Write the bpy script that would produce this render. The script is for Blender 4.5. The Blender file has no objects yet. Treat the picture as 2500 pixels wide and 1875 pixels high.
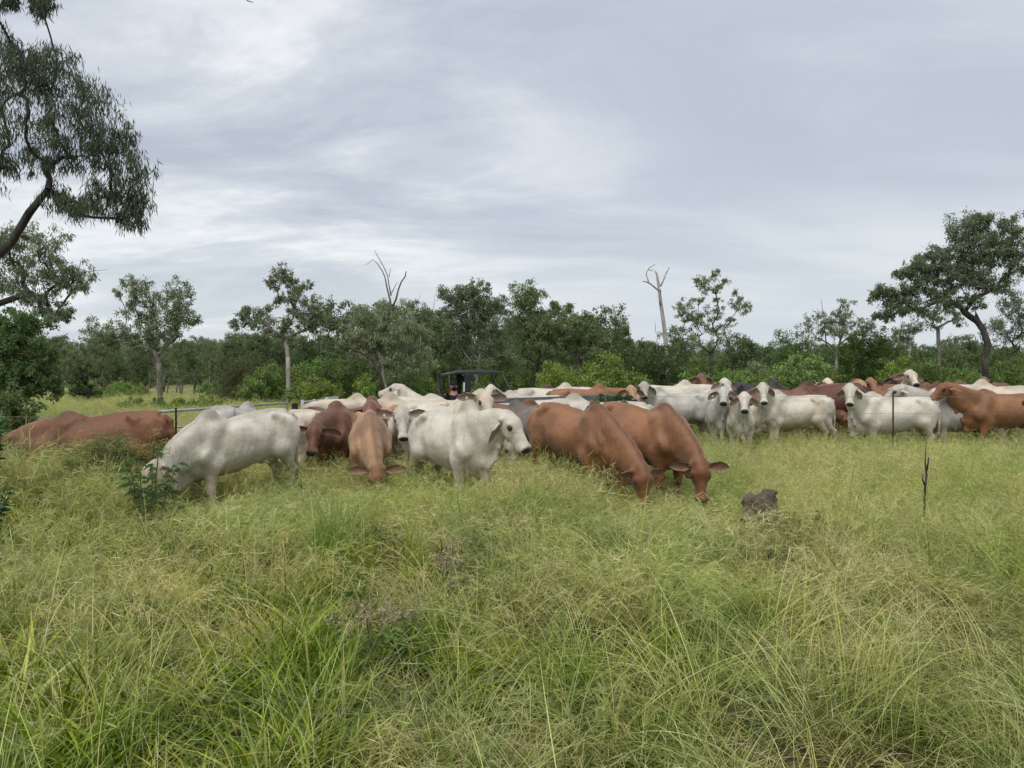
import bpy, math, random
import numpy as np
from mathutils import Vector, Matrix

R = math.radians
PI = math.pi
rng = np.random.RandomState(7)
random.seed(7)
SC = bpy.context.scene
COL = SC.collection

# ------------------------------------------------------------------ camera, sky, sun, exposure
H_EYE = 1.72
FPX = 1888.0                      # focal length in pixels of the 2500 px wide photograph
HOR = 937.5                       # horizon row
cam_d = bpy.data.cameras.new('camera')
cam = bpy.data.objects.new('camera', cam_d)
COL.objects.link(cam)
cam.location = (0, 0, H_EYE)
cam.rotation_euler = (R(90), 0, 0)
cam_d.sensor_width = 36.0
cam_d.lens = 36.0 * FPX / 2500.0
cam_d.clip_start = 0.05
cam_d.clip_end = 3000
SC.camera = cam

SC.view_settings.view_transform = 'Standard'
SC.view_settings.look = 'None'
SC.view_settings.gamma = 1.0
SC.view_settings.use_curve_mapping = False
EXPO = 0.95
SC.view_settings.exposure = EXPO
SC.cycles.use_denoising = True
SC.cycles.max_bounces = 6
SC.cycles.diffuse_bounces = 3
SC.cycles.transmission_bounces = 3
SC.cycles.transparent_max_bounces = 4
SC.cycles.sample_clamp_indirect = 4.0

SUN_EL, SUN_ROT = R(62), R(200)
sun_d = bpy.data.lights.new('sun', 'SUN')
sun_d.energy = 1.5
sun_d.angle = R(55)
sun_d.color = (1.0, 0.965, 0.90)
sun = bpy.data.objects.new('sun', sun_d)
COL.objects.link(sun)
sdir = Vector((math.cos(SUN_EL) * math.sin(SUN_ROT), math.cos(SUN_EL) * math.cos(SUN_ROT), math.sin(SUN_EL)))
sun.rotation_euler = sdir.to_track_quat('Z', 'Y').to_euler()
sun.location = (0, 0, 30)


def node(nt, typ, loc=(0, 0), **kw):
    n = nt.nodes.new(typ)
    for k, v in kw.items():
        setattr(n, k, v)
    return n


def setin(n, **kw):
    for k, v in kw.items():
        n.inputs[k.replace('_', ' ')].default_value = v


def math_node(nt, op, a, b=None, c=None):
    n = nt.nodes.new('ShaderNodeMath')
    n.operation = op
    for i, v in enumerate((a, b, c)):
        if v is None:
            continue
        if isinstance(v, (int, float)):
            n.inputs[i].default_value = v
        else:
            nt.links.new(v, n.inputs[i])
    return n.outputs[0]


def mixc(nt, fac, a, b, blend='MIX'):
    n = nt.nodes.new('ShaderNodeMix')
    n.data_type = 'RGBA'
    n.blend_type = blend
    for s, v in ((n.inputs[0], fac), (n.inputs[6], a), (n.inputs[7], b)):
        if isinstance(v, (int, float)):
            s.default_value = v
        elif isinstance(v, tuple):
            s.default_value = v if len(v) == 4 else v + (1.0,)
        else:
            nt.links.new(v, s)
    return n.outputs[2]


def ramp(nt, fac, stops):
    n = nt.nodes.new('ShaderNodeValToRGB')
    cr = n.color_ramp
    cr.elements[0].position, cr.elements[1].position = stops[0][0], stops[-1][0]
    cr.elements[0].color = tuple(stops[0][1]) + (1,) if isinstance(stops[0][1], tuple) else (stops[0][1],) * 3 + (1,)
    cr.elements[1].color = tuple(stops[-1][1]) + (1,) if isinstance(stops[-1][1], tuple) else (stops[-1][1],) * 3 + (1,)
    for p, c in stops[1:-1]:
        e = cr.elements.new(p)
        e.color = tuple(c) + (1,) if isinstance(c, tuple) else (c, c, c, 1)
    nt.links.new(fac, n.inputs[0])
    return n.outputs[0]


def noise(nt, vec, scale, detail=4, rough=0.5, dist=0.0):
    n = nt.nodes.new('ShaderNodeTexNoise')
    n.inputs['Scale'].default_value = scale
    n.inputs['Detail'].default_value = detail
    n.inputs['Roughness'].default_value = rough
    n.inputs['Distortion'].default_value = dist
    if vec is not None:
        nt.links.new(vec, n.inputs['Vector'])
    return n.outputs['Fac']


def make_world():
    w = bpy.data.worlds.new('World')
    SC.world = w
    w.use_nodes = True
    nt = w.node_tree
    nt.nodes.clear()
    out = node(nt, 'ShaderNodeOutputWorld')
    sky = node(nt, 'ShaderNodeTexSky', sky_type='NISHITA')
    sky.sun_disc = False
    sky.sun_elevation = SUN_EL
    sky.sun_rotation = SUN_ROT
    sky.air_density = 1.2
    sky.dust_density = 3.0
    b1 = node(nt, 'ShaderNodeBackground')
    b1.inputs['Strength'].default_value = 0.06
    nt.links.new(sky.outputs[0], b1.inputs[0])
    tc = node(nt, 'ShaderNodeTexCoord')
    sep = node(nt, 'ShaderNodeSeparateXYZ')
    nt.links.new(tc.outputs['Generated'], sep.inputs[0])
    X, Y, Z = sep.outputs
    zc = math_node(nt, 'ADD', math_node(nt, 'MAXIMUM', Z, 0.0), 0.17)
    u = math_node(nt, 'DIVIDE', X, zc)
    v = math_node(nt, 'DIVIDE', Y, zc)
    cv = node(nt, 'ShaderNodeCombineXYZ')
    nt.links.new(math_node(nt, 'MULTIPLY', u, 0.55), cv.inputs[0])
    nt.links.new(math_node(nt, 'MULTIPLY', v, 1.0), cv.inputs[1])
    cv.inputs[2].default_value = 3.7
    n1 = noise(nt, cv.outputs[0], 1.35, 7, 0.60, 0.6)      # broken cloud deck
    n2 = noise(nt, cv.outputs[0], 0.42, 3, 0.5, 0.2)        # large soft masses
    n3 = noise(nt, cv.outputs[0], 3.2, 6, 0.6, 0.4)         # small streaks
    # the deck is broken towards the left (west) and closed towards the right
    side = nt.nodes.new('ShaderNodeMapRange')
    side.interpolation_type = 'SMOOTHSTEP'
    side.inputs['From Min'].default_value = 0.22
    side.inputs['From Max'].default_value = -0.30
    nt.links.new(X, side.inputs['Value'])
    side = side.outputs[0]
    k = math_node(nt, 'ADD', math_node(nt, 'MULTIPLY', n1, 0.75), math_node(nt, 'MULTIPLY', n3, 0.25))
    broken = ramp(nt, k, [(0.40, (0.45, 0.50, 0.58)), (0.46, (0.55, 0.60, 0.665)), (0.51, (0.66, 0.70, 0.75)), (0.555, (0.84, 0.86, 0.88)), (0.61, (1.0, 1.0, 1.0))])
    closed = ramp(nt, n2, [(0.35, (0.49, 0.54, 0.63)), (0.50, (0.54, 0.595, 0.67)), (0.66, (0.65, 0.69, 0.73))])
    closed2 = mixc(nt, 0.20, closed, broken)
    cl = mixc(nt, side, closed2, mixc(nt, 0.78, closed, broken))
    # low sky is a paler, slightly greenish grey
    low = nt.nodes.new('ShaderNodeMapRange')
    low.interpolation_type = 'SMOOTHSTEP'
    low.inputs['From Min'].default_value = 0.24
    low.inputs['From Max'].default_value = 0.04
    low.inputs['To Max'].default_value = 0.50
    nt.links.new(Z, low.inputs['Value'])
    cl = mixc(nt, low.outputs[0], cl, (0.70, 0.765, 0.785))
    # ground side of the world
    dn = nt.nodes.new('ShaderNodeMapRange')
    dn.inputs['From Min'].default_value = 0.0
    dn.inputs['From Max'].default_value = -0.05
    nt.links.new(Z, dn.inputs['Value'])
    cl = mixc(nt, dn.outputs[0], cl, (0.10, 0.11, 0.06))
    b2 = node(nt, 'ShaderNodeBackground')
    nt.links.new(cl, b2.inputs[0])
    b2.inputs['Strength'].default_value = 1.10 / 2 ** EXPO
    mx = node(nt, 'ShaderNodeMixShader')
    mx.inputs[0].default_value = 0.93
    nt.links.new(b1.outputs[0], mx.inputs[1])
    nt.links.new(b2.outputs[0], mx.inputs[2])
    nt.links.new(mx.outputs[0], out.inputs[0])


make_world()

# ------------------------------------------------------------------ numeric helpers


def hash3(i, j, k, seed):
    n = (i * 374761393 + j * 668265263 + k * 2147483647 + seed * 1274126177) & 0xffffffff
    n = ((n ^ (n >> 13)) * 1274126177) & 0xffffffff
    return ((n ^ (n >> 16)) & 0xffff) / 65535.0


def vnoise(P, scale, seed=0):
    P = np.asarray(P, float) * scale + 1000.0
    I = np.floor(P).astype(np.int64)
    F = P - I
    F = F * F * (3 - 2 * F)
    out = 0
    for dx in (0, 1):
        for dy in (0, 1):
            for dz in (0, 1):
                w = (F[..., 0] if dx else 1 - F[..., 0]) * (F[..., 1] if dy else 1 - F[..., 1]) * (F[..., 2] if dz else 1 - F[..., 2])
                out = out + w * hash3(I[..., 0] + dx, I[..., 1] + dy, I[..., 2] + dz, seed)
    return out


def gz(x, y):
    """height of the ground"""
    x = np.asarray(x, float)
    y = np.asarray(y, float)
    P = np.stack([x, y, np.zeros_like(x + y)], -1)
    h = 0.16 * (vnoise(P, 0.22, 3) - 0.5) + 0.05 * (vnoise(P, 0.9, 5) - 0.5)
    h = h + 0.30 * np.exp(-(((x + 6.2) / 2.4) ** 2 + ((y - 8.2) / 1.6) ** 2))
    rise = np.clip((y - 17.6) / 3.6, 0, 1) * (1 - np.clip((y - 27) / 18.0, 0, 1)) * np.clip((x + 1.5) / 4.0, 0, 1)
    h = h + 0.26 * rise * rise * (3 - 2 * rise)
    far = np.clip((y - 70) / 200.0, 0, 1)
    h = h + far * far * 2.0
    return h


def wpt(px, py, d):
    return Vector(((px - 1250) * d / FPX, d, H_EYE - (py - HOR) * d / FPX))


def new_mesh_obj(name, V, F, mat, parent=None, smooth=True, attrs=None, mats=None):
    me = bpy.data.meshes.new(name)
    V = np.asarray(V, np.float32)
    if isinstance(F, np.ndarray):
        n = F.shape[0]
        k = F.shape[1]
        me.vertices.add(len(V))
        me.vertices.foreach_set('co', V.ravel())
        me.loops.add(n * k)
        me.loops.foreach_set('vertex_index', F.astype(np.int32).ravel())
        me.polygons.add(n)
        me.polygons.foreach_set('loop_start', np.arange(0, n * k, k, dtype=np.int32))
        me.polygons.foreach_set('loop_total', np.full(n, k, np.int32))
        me.update(calc_edges=True)
    else:
        me.from_pydata([tuple(map(float, v)) for v in V], [], F)
        me.update()
    if smooth:
        me.polygons.foreach_set('use_smooth', np.ones(len(me.polygons), bool))
    if attrs:
        for an, arr in attrs.items():
            a = me.color_attributes.new(an, 'FLOAT_COLOR', 'POINT')
            arr = np.asarray(arr, np.float32)
            if arr.shape[1] == 3:
                arr = np.concatenate([arr, np.ones((len(arr), 1), np.float32)], 1)
            a.data.foreach_set('color', arr.ravel())
    if mat is not None:
        me.materials.append(mat)
    me.validate()
    o = bpy.data.objects.new(name, me)
    if parent != 'none':
        COL.objects.link(o)
        if parent is not None:
            o.parent = parent
    return o


def tag(o, label=None, cat=None, group=None, kind=None):
    if label:
        o['label'] = label
    if cat:
        o['category'] = cat
    if group:
        o['group'] = group
    if kind:
        o['kind'] = kind
    return o


def empty(name, loc, rz=0.0):
    o = bpy.data.objects.new(name, None)
    COL.objects.link(o)
    o.location = loc
    o.rotation_euler = (0, 0, rz)
    o.empty_display_size = 0.2
    return o


class MB:
    """collects tubes, boxes and strips into one mesh"""

    def __init__(self):
        self.V, self.F, self.n = [], [], 0

    def raw(self, V, F):
        V = np.asarray(V, float)
        self.V.append(V)
        self.F += [tuple(int(i) + self.n for i in f) for f in F]
        self.n += len(V)

    def tube(self, P, rad, sides=6, caps=True):
        P = [Vector(p) for p in P]
        if not hasattr(rad, '__len__'):
            rad = [rad] * len(P)
        V, F = [], []
        up = Vector((0.13, 0.31, 0.94)).normalized()
        t0 = (P[1] - P[0]).normalized()
        a = t0.cross(up)
        if a.length < 1e-3:
            a = t0.cross(Vector((1, 0, 0)))
        a.normalize()
        for i, p in enumerate(P):
            if i == 0:
                t = P[1] - P[0]
            elif i == len(P) - 1:
                t = P[-1] - P[-2]
            else:
                t = P[i + 1] - P[i - 1]
            if t.length < 1e-9:
                t = Vector((0, 0, 1))
            t.normalize()
            a = (a - t * a.dot(t)).normalized()
            b = t.cross(a)
            for s in range(sides):
                an = 2 * PI * s / sides
                V.append(p + (a * math.cos(an) + b * math.sin(an)) * rad[i])
        for i in range(len(P) - 1):
            for s in range(sides):
                s2 = (s + 1) % sides
                F.append((i * sides + s, i * sides + s2, (i + 1) * sides + s2, (i + 1) * sides + s))
        if caps:
            F.append(tuple(range(sides))[::-1])
            F.append(tuple((len(P) - 1) * sides + s for s in range(sides)))
        self.raw([tuple(v) for v in V], F)

    def box(self, c, s, rz=0.0, rx=0.0, ry=0.0):
        c = Vector(c)
        M = Matrix.Rotation(rz, 3, 'Z') @ Matrix.Rotation(ry, 3, 'Y') @ Matrix.Rotation(rx, 3, 'X')
        V = []
        for x in (-.5, .5):
            for y in (-.5, .5):
                for z in (-.5, .5):
                    V.append(c + M @ Vector((x * s[0], y * s[1], z * s[2])))
        F = [(0, 1, 3, 2), (4, 6, 7, 5), (0, 4, 5, 1), (2, 3, 7, 6), (0, 2, 6, 4), (1, 5, 7, 3)]
        self.raw([tuple(v) for v in V], F)

    def build(self, name, mat, parent=None, smooth=False, bevel=0.0):
        V = np.concatenate(self.V)
        o = new_mesh_obj(name, V, self.F, mat, parent, smooth)
        if bevel:
            m = o.modifiers.new('bevel', 'BEVEL')
            m.width = bevel
            m.segments = 2
            m.limit_method = 'ANGLE'
        return o


def principled(name, base=(0.5, 0.5, 0.5), rough=0.6, metal=0.0, spec=0.5):
    m = bpy.data.materials.new(name)
    m.use_nodes = True
    nt = m.node_tree
    b = nt.nodes['Principled BSDF']
    b.inputs['Base Color'].default_value = tuple(base) + (1,)
    b.inputs['Roughness'].default_value = rough
    b.inputs['Metallic'].default_value = metal
    b.inputs['Specular IOR Level'].default_value = spec
    return m, nt, b


def varied(name, base, rough=0.6, metal=0.0, spec=0.4, amt=0.25, scale=8.0, bump=0.0, bscale=40.0, dark=None):
    m, nt, b = principled(name, base, rough, metal, spec)
    tc = node(nt, 'ShaderNodeTexCoord')
    n = noise(nt, tc.outputs['Object'], scale, 6, 0.6)
    dk = dark or tuple(c * (1 - amt) for c in base)
    lt = tuple(min(1, c * (1 + amt)) for c in base)
    c = ramp(nt, n, [(0.3, dk), (0.7, lt)])
    nt.links.new(c, b.inputs['Base Color'])
    if bump:
        bn = node(nt, 'ShaderNodeBump')
        bn.inputs['Strength'].default_value = bump
        bn.inputs['Distance'].default_value = 0.02
        nt.links.new(noise(nt, tc.outputs['Object'], bscale, 6, 0.6), bn.inputs['Height'])
        nt.links.new(bn.outputs[0], b.inputs['Normal'])
    return m


# ------------------------------------------------------------------ materials
def leaf_material(name, attr='col', trans=0.35, jitter=0.25, rough=0.5, spec=0.3):
    """thin leaves and blades: their own colour attribute, varied per plant, part translucent"""
    m = bpy.data.materials.new(name)
    m.use_nodes = True
    nt = m.node_tree
    nt.nodes.clear()
    out = node(nt, 'ShaderNodeOutputMaterial')
    at = node(nt, 'ShaderNodeAttribute', attribute_name=attr)
    oi = node(nt, 'ShaderNodeObjectInfo')
    hs = node(nt, 'ShaderNodeHueSaturation')
    nt.links.new(at.outputs['Color'], hs.inputs['Color'])
    r = oi.outputs['Random']
    nt.links.new(math_node(nt, 'ADD', math_node(nt, 'MULTIPLY', r, jitter * 0.10), 0.5 - jitter * 0.05), hs.inputs['Hue'])
    nt.links.new(math_node(nt, 'ADD', math_node(nt, 'MULTIPLY', math_node(nt, 'FRACT', math_node(nt, 'MULTIPLY', r, 17.3)), jitter * 1.6), 1 - jitter * 0.8), hs.inputs['Value'])
    nt.links.new(math_node(nt, 'ADD', math_node(nt, 'MULTIPLY', math_node(nt, 'FRACT', math_node(nt, 'MULTIPLY', r, 7.7)), jitter), 1 - jitter * 0.5), hs.inputs['Saturation'])
    pb = node(nt, 'ShaderNodeBsdfPrincipled')
    pb.inputs['Roughness'].default_value = rough
    pb.inputs['Specular IOR Level'].default_value = spec
    nt.links.new(hs.outputs[0], pb.inputs['Base Color'])
    tr = node(nt, 'ShaderNodeBsdfTranslucent')
    nt.links.new(mixc(nt, 1.0, hs.outputs[0], (1.05, 1.1, 0.6), 'MULTIPLY'), tr.inputs[0])
    mx = node(nt, 'ShaderNodeMixShader')
    mx.inputs[0].default_value = trans
    nt.links.new(pb.outputs[0], mx.inputs[1])
    nt.links.new(tr.outputs[0], mx.inputs[2])
    nt.links.new(mx.outputs[0], out.inputs[0])
    return m, nt, hs


def grass_material():
    m, nt, hs = leaf_material('grass_blades', jitter=0.30, trans=0.28, rough=0.5, spec=0.3)
    geo = node(nt, 'ShaderNodeNewGeometry')
    n = noise(nt, geo.outputs['Position'], 0.55, 4, 0.55)
    n2 = noise(nt, geo.outputs['Position'], 2.3, 3, 0.5)
    f = ramp(nt, math_node(nt, 'ADD', math_node(nt, 'MULTIPLY', n, 0.6), math_node(nt, 'MULTIPLY', n2, 0.4)), [(0.38, 0.0), (0.62, 1.0)])
    at = nt.nodes['Attribute'] if 'Attribute' in nt.nodes else None
    src = hs.inputs['Color'].links[0].from_socket
    c = mixc(nt, 1.0, src, mixc(nt, f, (0.68, 0.86, 0.62), (1.10, 1.05, 1.05)), 'MULTIPLY')
    nt.links.new(c, hs.inputs['Color'])
    return m


M = {}
M['grass'] = grass_material()
M['leaf'] = leaf_material('gum_leaves', jitter=0.10, trans=0.36, rough=0.55, spec=0.20)[0]
M['weed'] = leaf_material('weed_leaves', jitter=0.1, trans=0.35, rough=0.5, spec=0.3)[0]


def bark_material(name, c1, c2, c3):
    m, nt, b = principled(name, c1, 0.85, 0, 0.2)
    tc = node(nt, 'ShaderNodeTexCoord')
    mp = node(nt, 'ShaderNodeMapping')
    mp.inputs['Scale'].default_value = (1, 1, 0.22)
    nt.links.new(tc.outputs['Object'], mp.inputs[0])
    n = noise(nt, mp.outputs[0], 9, 8, 0.65)
    c = ramp(nt, n, [(0.32, c2), (0.5, c1), (0.68, c3)])
    nt.links.new(c, b.inputs['Base Color'])
    bn = node(nt, 'ShaderNodeBump')
    bn.inputs['Strength'].default_value = 0.6
    bn.inputs['Distance'].default_value = 0.03
    nt.links.new(noise(nt, mp.outputs[0], 22, 6, 0.6), bn.inputs['Height'])
    nt.links.new(bn.outputs[0], b.inputs['Normal'])
    return m


M['bark_dark'] = bark_material('dark_ironbark', (0.055, 0.048, 0.045), (0.02, 0.018, 0.018), (0.10, 0.09, 0.082))
M['bark_grey'] = bark_material('grey_gum_bark', (0.17, 0.15, 0.13), (0.08, 0.07, 0.062), (0.30, 0.27, 0.24))
M['bark_pale'] = bark_material('pale_dead_wood', (0.33, 0.29, 0.27), (0.17, 0.145, 0.135), (0.46, 0.42, 0.39))

# ------------------------------------------------------------------ ground


def make_ground():
    ys = np.concatenate([np.linspace(-8, 2, 12), np.linspace(2.4, 30, 110), np.linspace(31, 90, 60), np.geomspace(93, 1500, 40)])
    us = np.linspace(-1, 1, 121)
    V = []
    for y in ys:
        w = 30 + max(y, 0) * 1.6
        V.append(np.stack([us * w, np.full_like(us, y), np.zeros_like(us)], -1))
    V = np.concatenate(V)
    V[:, 2] = gz(V[:, 0], V[:, 1])
    n, mm = len(ys), len(us)
    i, j = np.meshgrid(np.arange(n - 1), np.arange(mm - 1), indexing='ij')
    a = (i * mm + j).ravel()
    F = np.stack([a, a + 1, a + mm + 1, a + mm], -1)
    m, nt, b = principled('field_soil_and_thatch', (0.1, 0.08, 0.05), 0.95, 0, 0.1)
    geo = node(nt, 'ShaderNodeNewGeometry')
    P = geo.outputs['Position']
    litter = ramp(nt, noise(nt, P, 14, 8, 0.7), [(0.32, (0.030, 0.022, 0.012)), (0.5, (0.075, 0.062, 0.028)), (0.66, (0.14, 0.125, 0.06))])
    pasture = ramp(nt, noise(nt, P, 0.9, 8, 0.68), [(0.32, (0.12, 0.135, 0.050)), (0.5, (0.22, 0.225, 0.085)), (0.68, (0.32, 0.30, 0.14))])
    sep = node(nt, 'ShaderNodeSeparateXYZ')
    nt.links.new(P, sep.inputs[0])
    mr = nt.nodes.new('ShaderNodeMapRange')
    mr.inputs['From Min'].default_value = 16
    mr.inputs['From Max'].default_value = 38
    nt.links.new(sep.outputs[1], mr.inputs['Value'])
    nt.links.new(mixc(nt, mr.outputs[0], litter, pasture), b.inputs['Base Color'])
    bn = node(nt, 'ShaderNodeBump')
    bn.inputs['Strength'].default_value = 0.8
    bn.inputs['Distance'].default_value = 0.08
    nt.links.new(noise(nt, P, 6, 8, 0.7), bn.inputs['Height'])
    nt.links.new(bn.outputs[0], b.inputs['Normal'])
    o = new_mesh_obj('ground', V, F, m)
    tag(o, 'rolling paddock ground of thatch and soil under the tall grass', kind='structure')


make_ground()


# ------------------------------------------------------------------ trees
def leaf_mesh(C, rad, per, size, droop, tint, r, flat=0.8, spread=0.2, var=0.35, brown=0.008, shell=0.45, dens=0.76):
    """leaf-sized faces hung on sprigs through blobs at C with radii rad"""
    VV, FF, CC = [], [], []
    n0 = 0
    tint = np.asarray(tint, float)
    for c, ra in zip(C, rad):
        m = max(3, int(per * dens) // 9)
        k = 9
        nt_ = 8
        to = r.normal(size=(nt_, 3))
        to /= np.linalg.norm(to, axis=1, keepdims=True)
        to *= (0.30 + 1.05 * r.rand(nt_, 1)) * ra * np.array([1, 1, flat])
        tr_ = (0.20 + 0.30 * r.rand(nt_)) * ra
        ti = r.randint(nt_, size=m)
        d = r.normal(size=(m, 3))
        d /= np.linalg.norm(d, axis=1, keepdims=True)
        rr = (shell + (1 - shell) * r.rand(m) ** 0.6)[:, None] * tr_[ti][:, None]
        S = np.asarray(c) + to[ti] + d * rr * np.array([1.1, 1.1, 0.75])
        cs = (tint * (1 + var * (r.rand(m, 1) - 0.5) * 1.6)) * (1 + 0.18 * (r.rand(m, 3) - 0.5))
        isb = r.rand(m) < brown
        cs[isb] = np.array([0.26, 0.15, 0.09])
        cs *= (1 + 0.34 * (r.rand(nt_, 1) - 0.5))[ti]
        P = np.repeat(S, k, 0) + r.normal(size=(m * k, 3)) * ra * spread * 0.62 * np.array([1, 1, 1.1])
        N = m * k
        D = r.normal(size=(N, 3)) * 0.75
        D[:, 2] -= droop
        D /= np.linalg.norm(D, axis=1, keepdims=True)
        W = np.cross(D, r.normal(size=(N, 3)))
        W /= np.linalg.norm(W, axis=1, keepdims=True) + 1e-9
        L = size[0] * (0.65 + 0.7 * r.rand(N, 1))
        wd = size[1] * (0.65 + 0.7 * r.rand(N, 1))
        V = np.stack([P, P + D * L * 0.45 + W * wd * 0.5, P + D * L, P + D * L * 0.5 - W * wd * 0.5], 1).reshape(-1, 3)
        F = np.arange(N * 4).reshape(-1, 4) + n0
        n0 += N * 4
        VV.append(V)
        FF.append(F)
        CC.append(np.repeat(np.repeat(cs, k, 0), 4, 0))
    return np.concatenate(VV), np.concatenate(FF), np.clip(np.concatenate(CC), 0.01, 1)


def limb_system(base, fork, blobs, r_base, r, r_tip=0.012, lean=None, sides=6, arch=0.25, sub=0):
    """trunk from base to fork, then limbs to every blob, with pipe-model radii; returns MB"""
    base, fork = np.array(base, float), np.array(fork, float)
    nodes = [base]
    parent = [-1]
    segs = 5
    ctrl = (base + fork) / 2 + (np.array(lean) if lean is not None else np.zeros(3))
    for s in range(1, segs + 1):
        t = s / segs
        p = (1 - t) ** 2 * base + 2 * t * (1 - t) * ctrl + t * t * fork + r.normal(size=3) * 0.02 * (t < 1)
        nodes.append(p)
        parent.append(len(nodes) - 2)
    first_attach = segs - 1
    chains = [list(range(0, segs + 1))]
    count = [0.0] * len(nodes)
    order = np.argsort([np.linalg.norm(b - fork) for b in blobs])
    targets = [blobs[i] for i in order]
    for b in targets:
        A = np.array(nodes[first_attach:])
        dd = np.linalg.norm(A - b, axis=1)
        pen = np.maximum(0, A[:, 2] - b[2] + 0.1 * dd) * 1.6
        horiz = np.linalg.norm((A - b)[:, :2], axis=1)
        pen = pen + 0.75 * np.maximum(0, horiz - 1.1 * (b[2] - A[:, 2]))
        kidx = int(np.argmin(dd + pen + 0.15 * horiz)) + first_attach
        p0 = np.array(nodes[kidx])
        L = np.linalg.norm(b - p0)
        if L < 1e-3:
            continue
        nseg = int(np.clip(L / 0.5, 3, 7))
        c1 = p0 * 0.45 + b * 0.55 + np.array([0, 0, arch * L * (0.3 + 0.5 * r.rand())]) * (1 if b[2] > p0[2] else 0.6) + r.normal(size=3) * 0.10 * L
        prev = kidx
        ch = [kidx]
        for s in range(1, nseg + 1):
            t = s / nseg
            p = (1 - t) ** 2 * p0 + 2 * t * (1 - t) * c1 + t * t * b + r.normal(size=3) * 0.035 * L * (t < 1)
            nodes.append(p)
            parent.append(prev)
            count.append(0.0)
            prev = len(nodes) - 1
            ch.append(prev)
        chains.append(ch)
        q = prev
        while q >= 0:
            count[q] += 1
            q = parent[q]
    cnt = np.maximum(np.array(count), 1)
    rad = np.maximum(r_tip, r_base * (cnt / cnt.max()) ** 0.52)
    # bottom flare
    mb = MB()
    N = np.array(nodes)
    for ci, ch in enumerate(chains):
        rr = [rad[i] for i in ch]
        if ci == 0:
            rr[0] *= 1.35
            for q in range(len(rr)):
                rr[q] = max(rr[q], r_base * (0.62 + 0.38 * (1 - q / len(rr))))
            rr[0] = r_base * 1.35
        else:
            rr[0] = min(rr[0], rad[ch[1]] * 1.25)
            rr[-1] *= 0.7
        mb.tube([N[i] for i in ch], rr, sides if ci == 0 or rad[ch[1]] > 0.04 else 4, caps=(ci == 0))
    for _ in range(sub):
        # small bare side twigs
        ch = chains[1 + r.randint(max(1, len(chains) - 1))] if len(chains) > 1 else chains[0]
        i = ch[r.randint(1, len(ch))]
        p = N[i]
        d = r.normal(size=3)
        d[2] = abs(d[2]) * 0.5
        d /= np.linalg.norm(d)
        L = (0.4 + 0.7 * r.rand()) * (0.32 if r_tip < 0.01 else 1.0)
        pts = [p, p + d * L * 0.5 + r.normal(size=3) * 0.05, p + d * L + r.normal(size=3) * 0.08]
        mb.tube(pts, [r_tip * 1.1, r_tip * 0.8, r_tip * 0.35], 4, caps=False)
    return mb


def sample_blobs(ells, d, r, depth=0.7):
    """ells: (px, py, rx, ry, n, blob radius px) -> blob centres and radii in metres around distance d"""
    C, Rr = [], []
    s = d / FPX
    for (cx, cy, rx, ry, n, br) in ells:
        pts = []
        tries = 0
        while len(pts) < n and tries < 4000:
            tries += 1
            a, q = r.rand() * 2 * PI, math.sqrt(r.rand())
            x, y = math.cos(a) * q * rx, math.sin(a) * q * ry
            z = (r.rand() * 2 - 1) * rx * depth
            mind = br * (1.05 if tries < 1500 else 0.7)
            if all((x - p[0]) ** 2 + (y - p[1]) ** 2 + 0.5 * (z - p[2]) ** 2 > mind * mind for p in pts):
                pts.append((x, y, z))
        for x, y, z in pts:
            dd = d + z * s
            C.append(np.array(wpt(cx + x, cy + y, dd)))
            Rr.append(1.13 * br * s * (0.8 + 0.5 * r.rand()))
    return C, Rr


TB = 2.3
GUM = (0.072, 0.098, 0.060)
GUM_PALE = (0.095, 0.125, 0.080)
GUM_DARK = (0.045, 0.065, 0.038)
BUSH = (0.09, 0.14, 0.04)
BRIGHT = (0.13, 0.19, 0.045)


def tree(name, label, cat, base_px, d, fork_px, ells, r_base, seed, bark='bark_grey', tint=GUM, per=420, size=(0.17, 0.05),
         droop=0.75, group=None, lean=None, fork_depth=0.0, depth=0.7, sub=4, brown=0.008, flat=0.8, arch=0.14, spread=0.2, shell=0.45, r_tip=0.012):
    r = np.random.RandomState(seed)
    bx = (base_px - 1250) * d / FPX
    bz = float(gz(bx, d)) - 0.05
    C, Rr = sample_blobs(ells, d, r, depth)
    o3 = np.array([bx, d, bz])
    f = np.array(wpt(fork_px[0], fork_px[1], d + fork_depth)) - o3
    Cl = [c - o3 for c in C]
    root = empty(name, (bx, d, bz))
    tag(root, label, cat, group)
    mb = limb_system(np.zeros(3), f, Cl, r_base * 0.56, r, lean=lean, sub=sub, arch=arch, r_tip=r_tip)
    mb.build('trunk', M[bark], root, smooth=True)
    V, F, Cc = leaf_mesh(Cl, Rr, per, size, droop, tuple(min(0.36, c * TB * k) for c, k in zip(tint, (1.12, 1.0, 0.99))), r, brown=brown, flat=flat, spread=spread, shell=shell)
    new_mesh_obj('crown', V, F, M['leaf'], root, smooth=False, attrs={'col': Cc})
    return root


def copy_tree(o, loc, rz, scale, label, cat=None, group=None):
    c = o.copy()
    COL.objects.link(c)
    c.location = loc
    c.rotation_euler = (0, 0, rz)
    c.scale = scale if hasattr(scale, '__len__') else (scale,) * 3
    c['label'] = label
    if cat:
        c['category'] = cat
    if group:
        c['group'] = group
    for ch in list(o.children):
        k = ch.copy()
        COL.objects.link(k)
        k.parent = c
    return c


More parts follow.
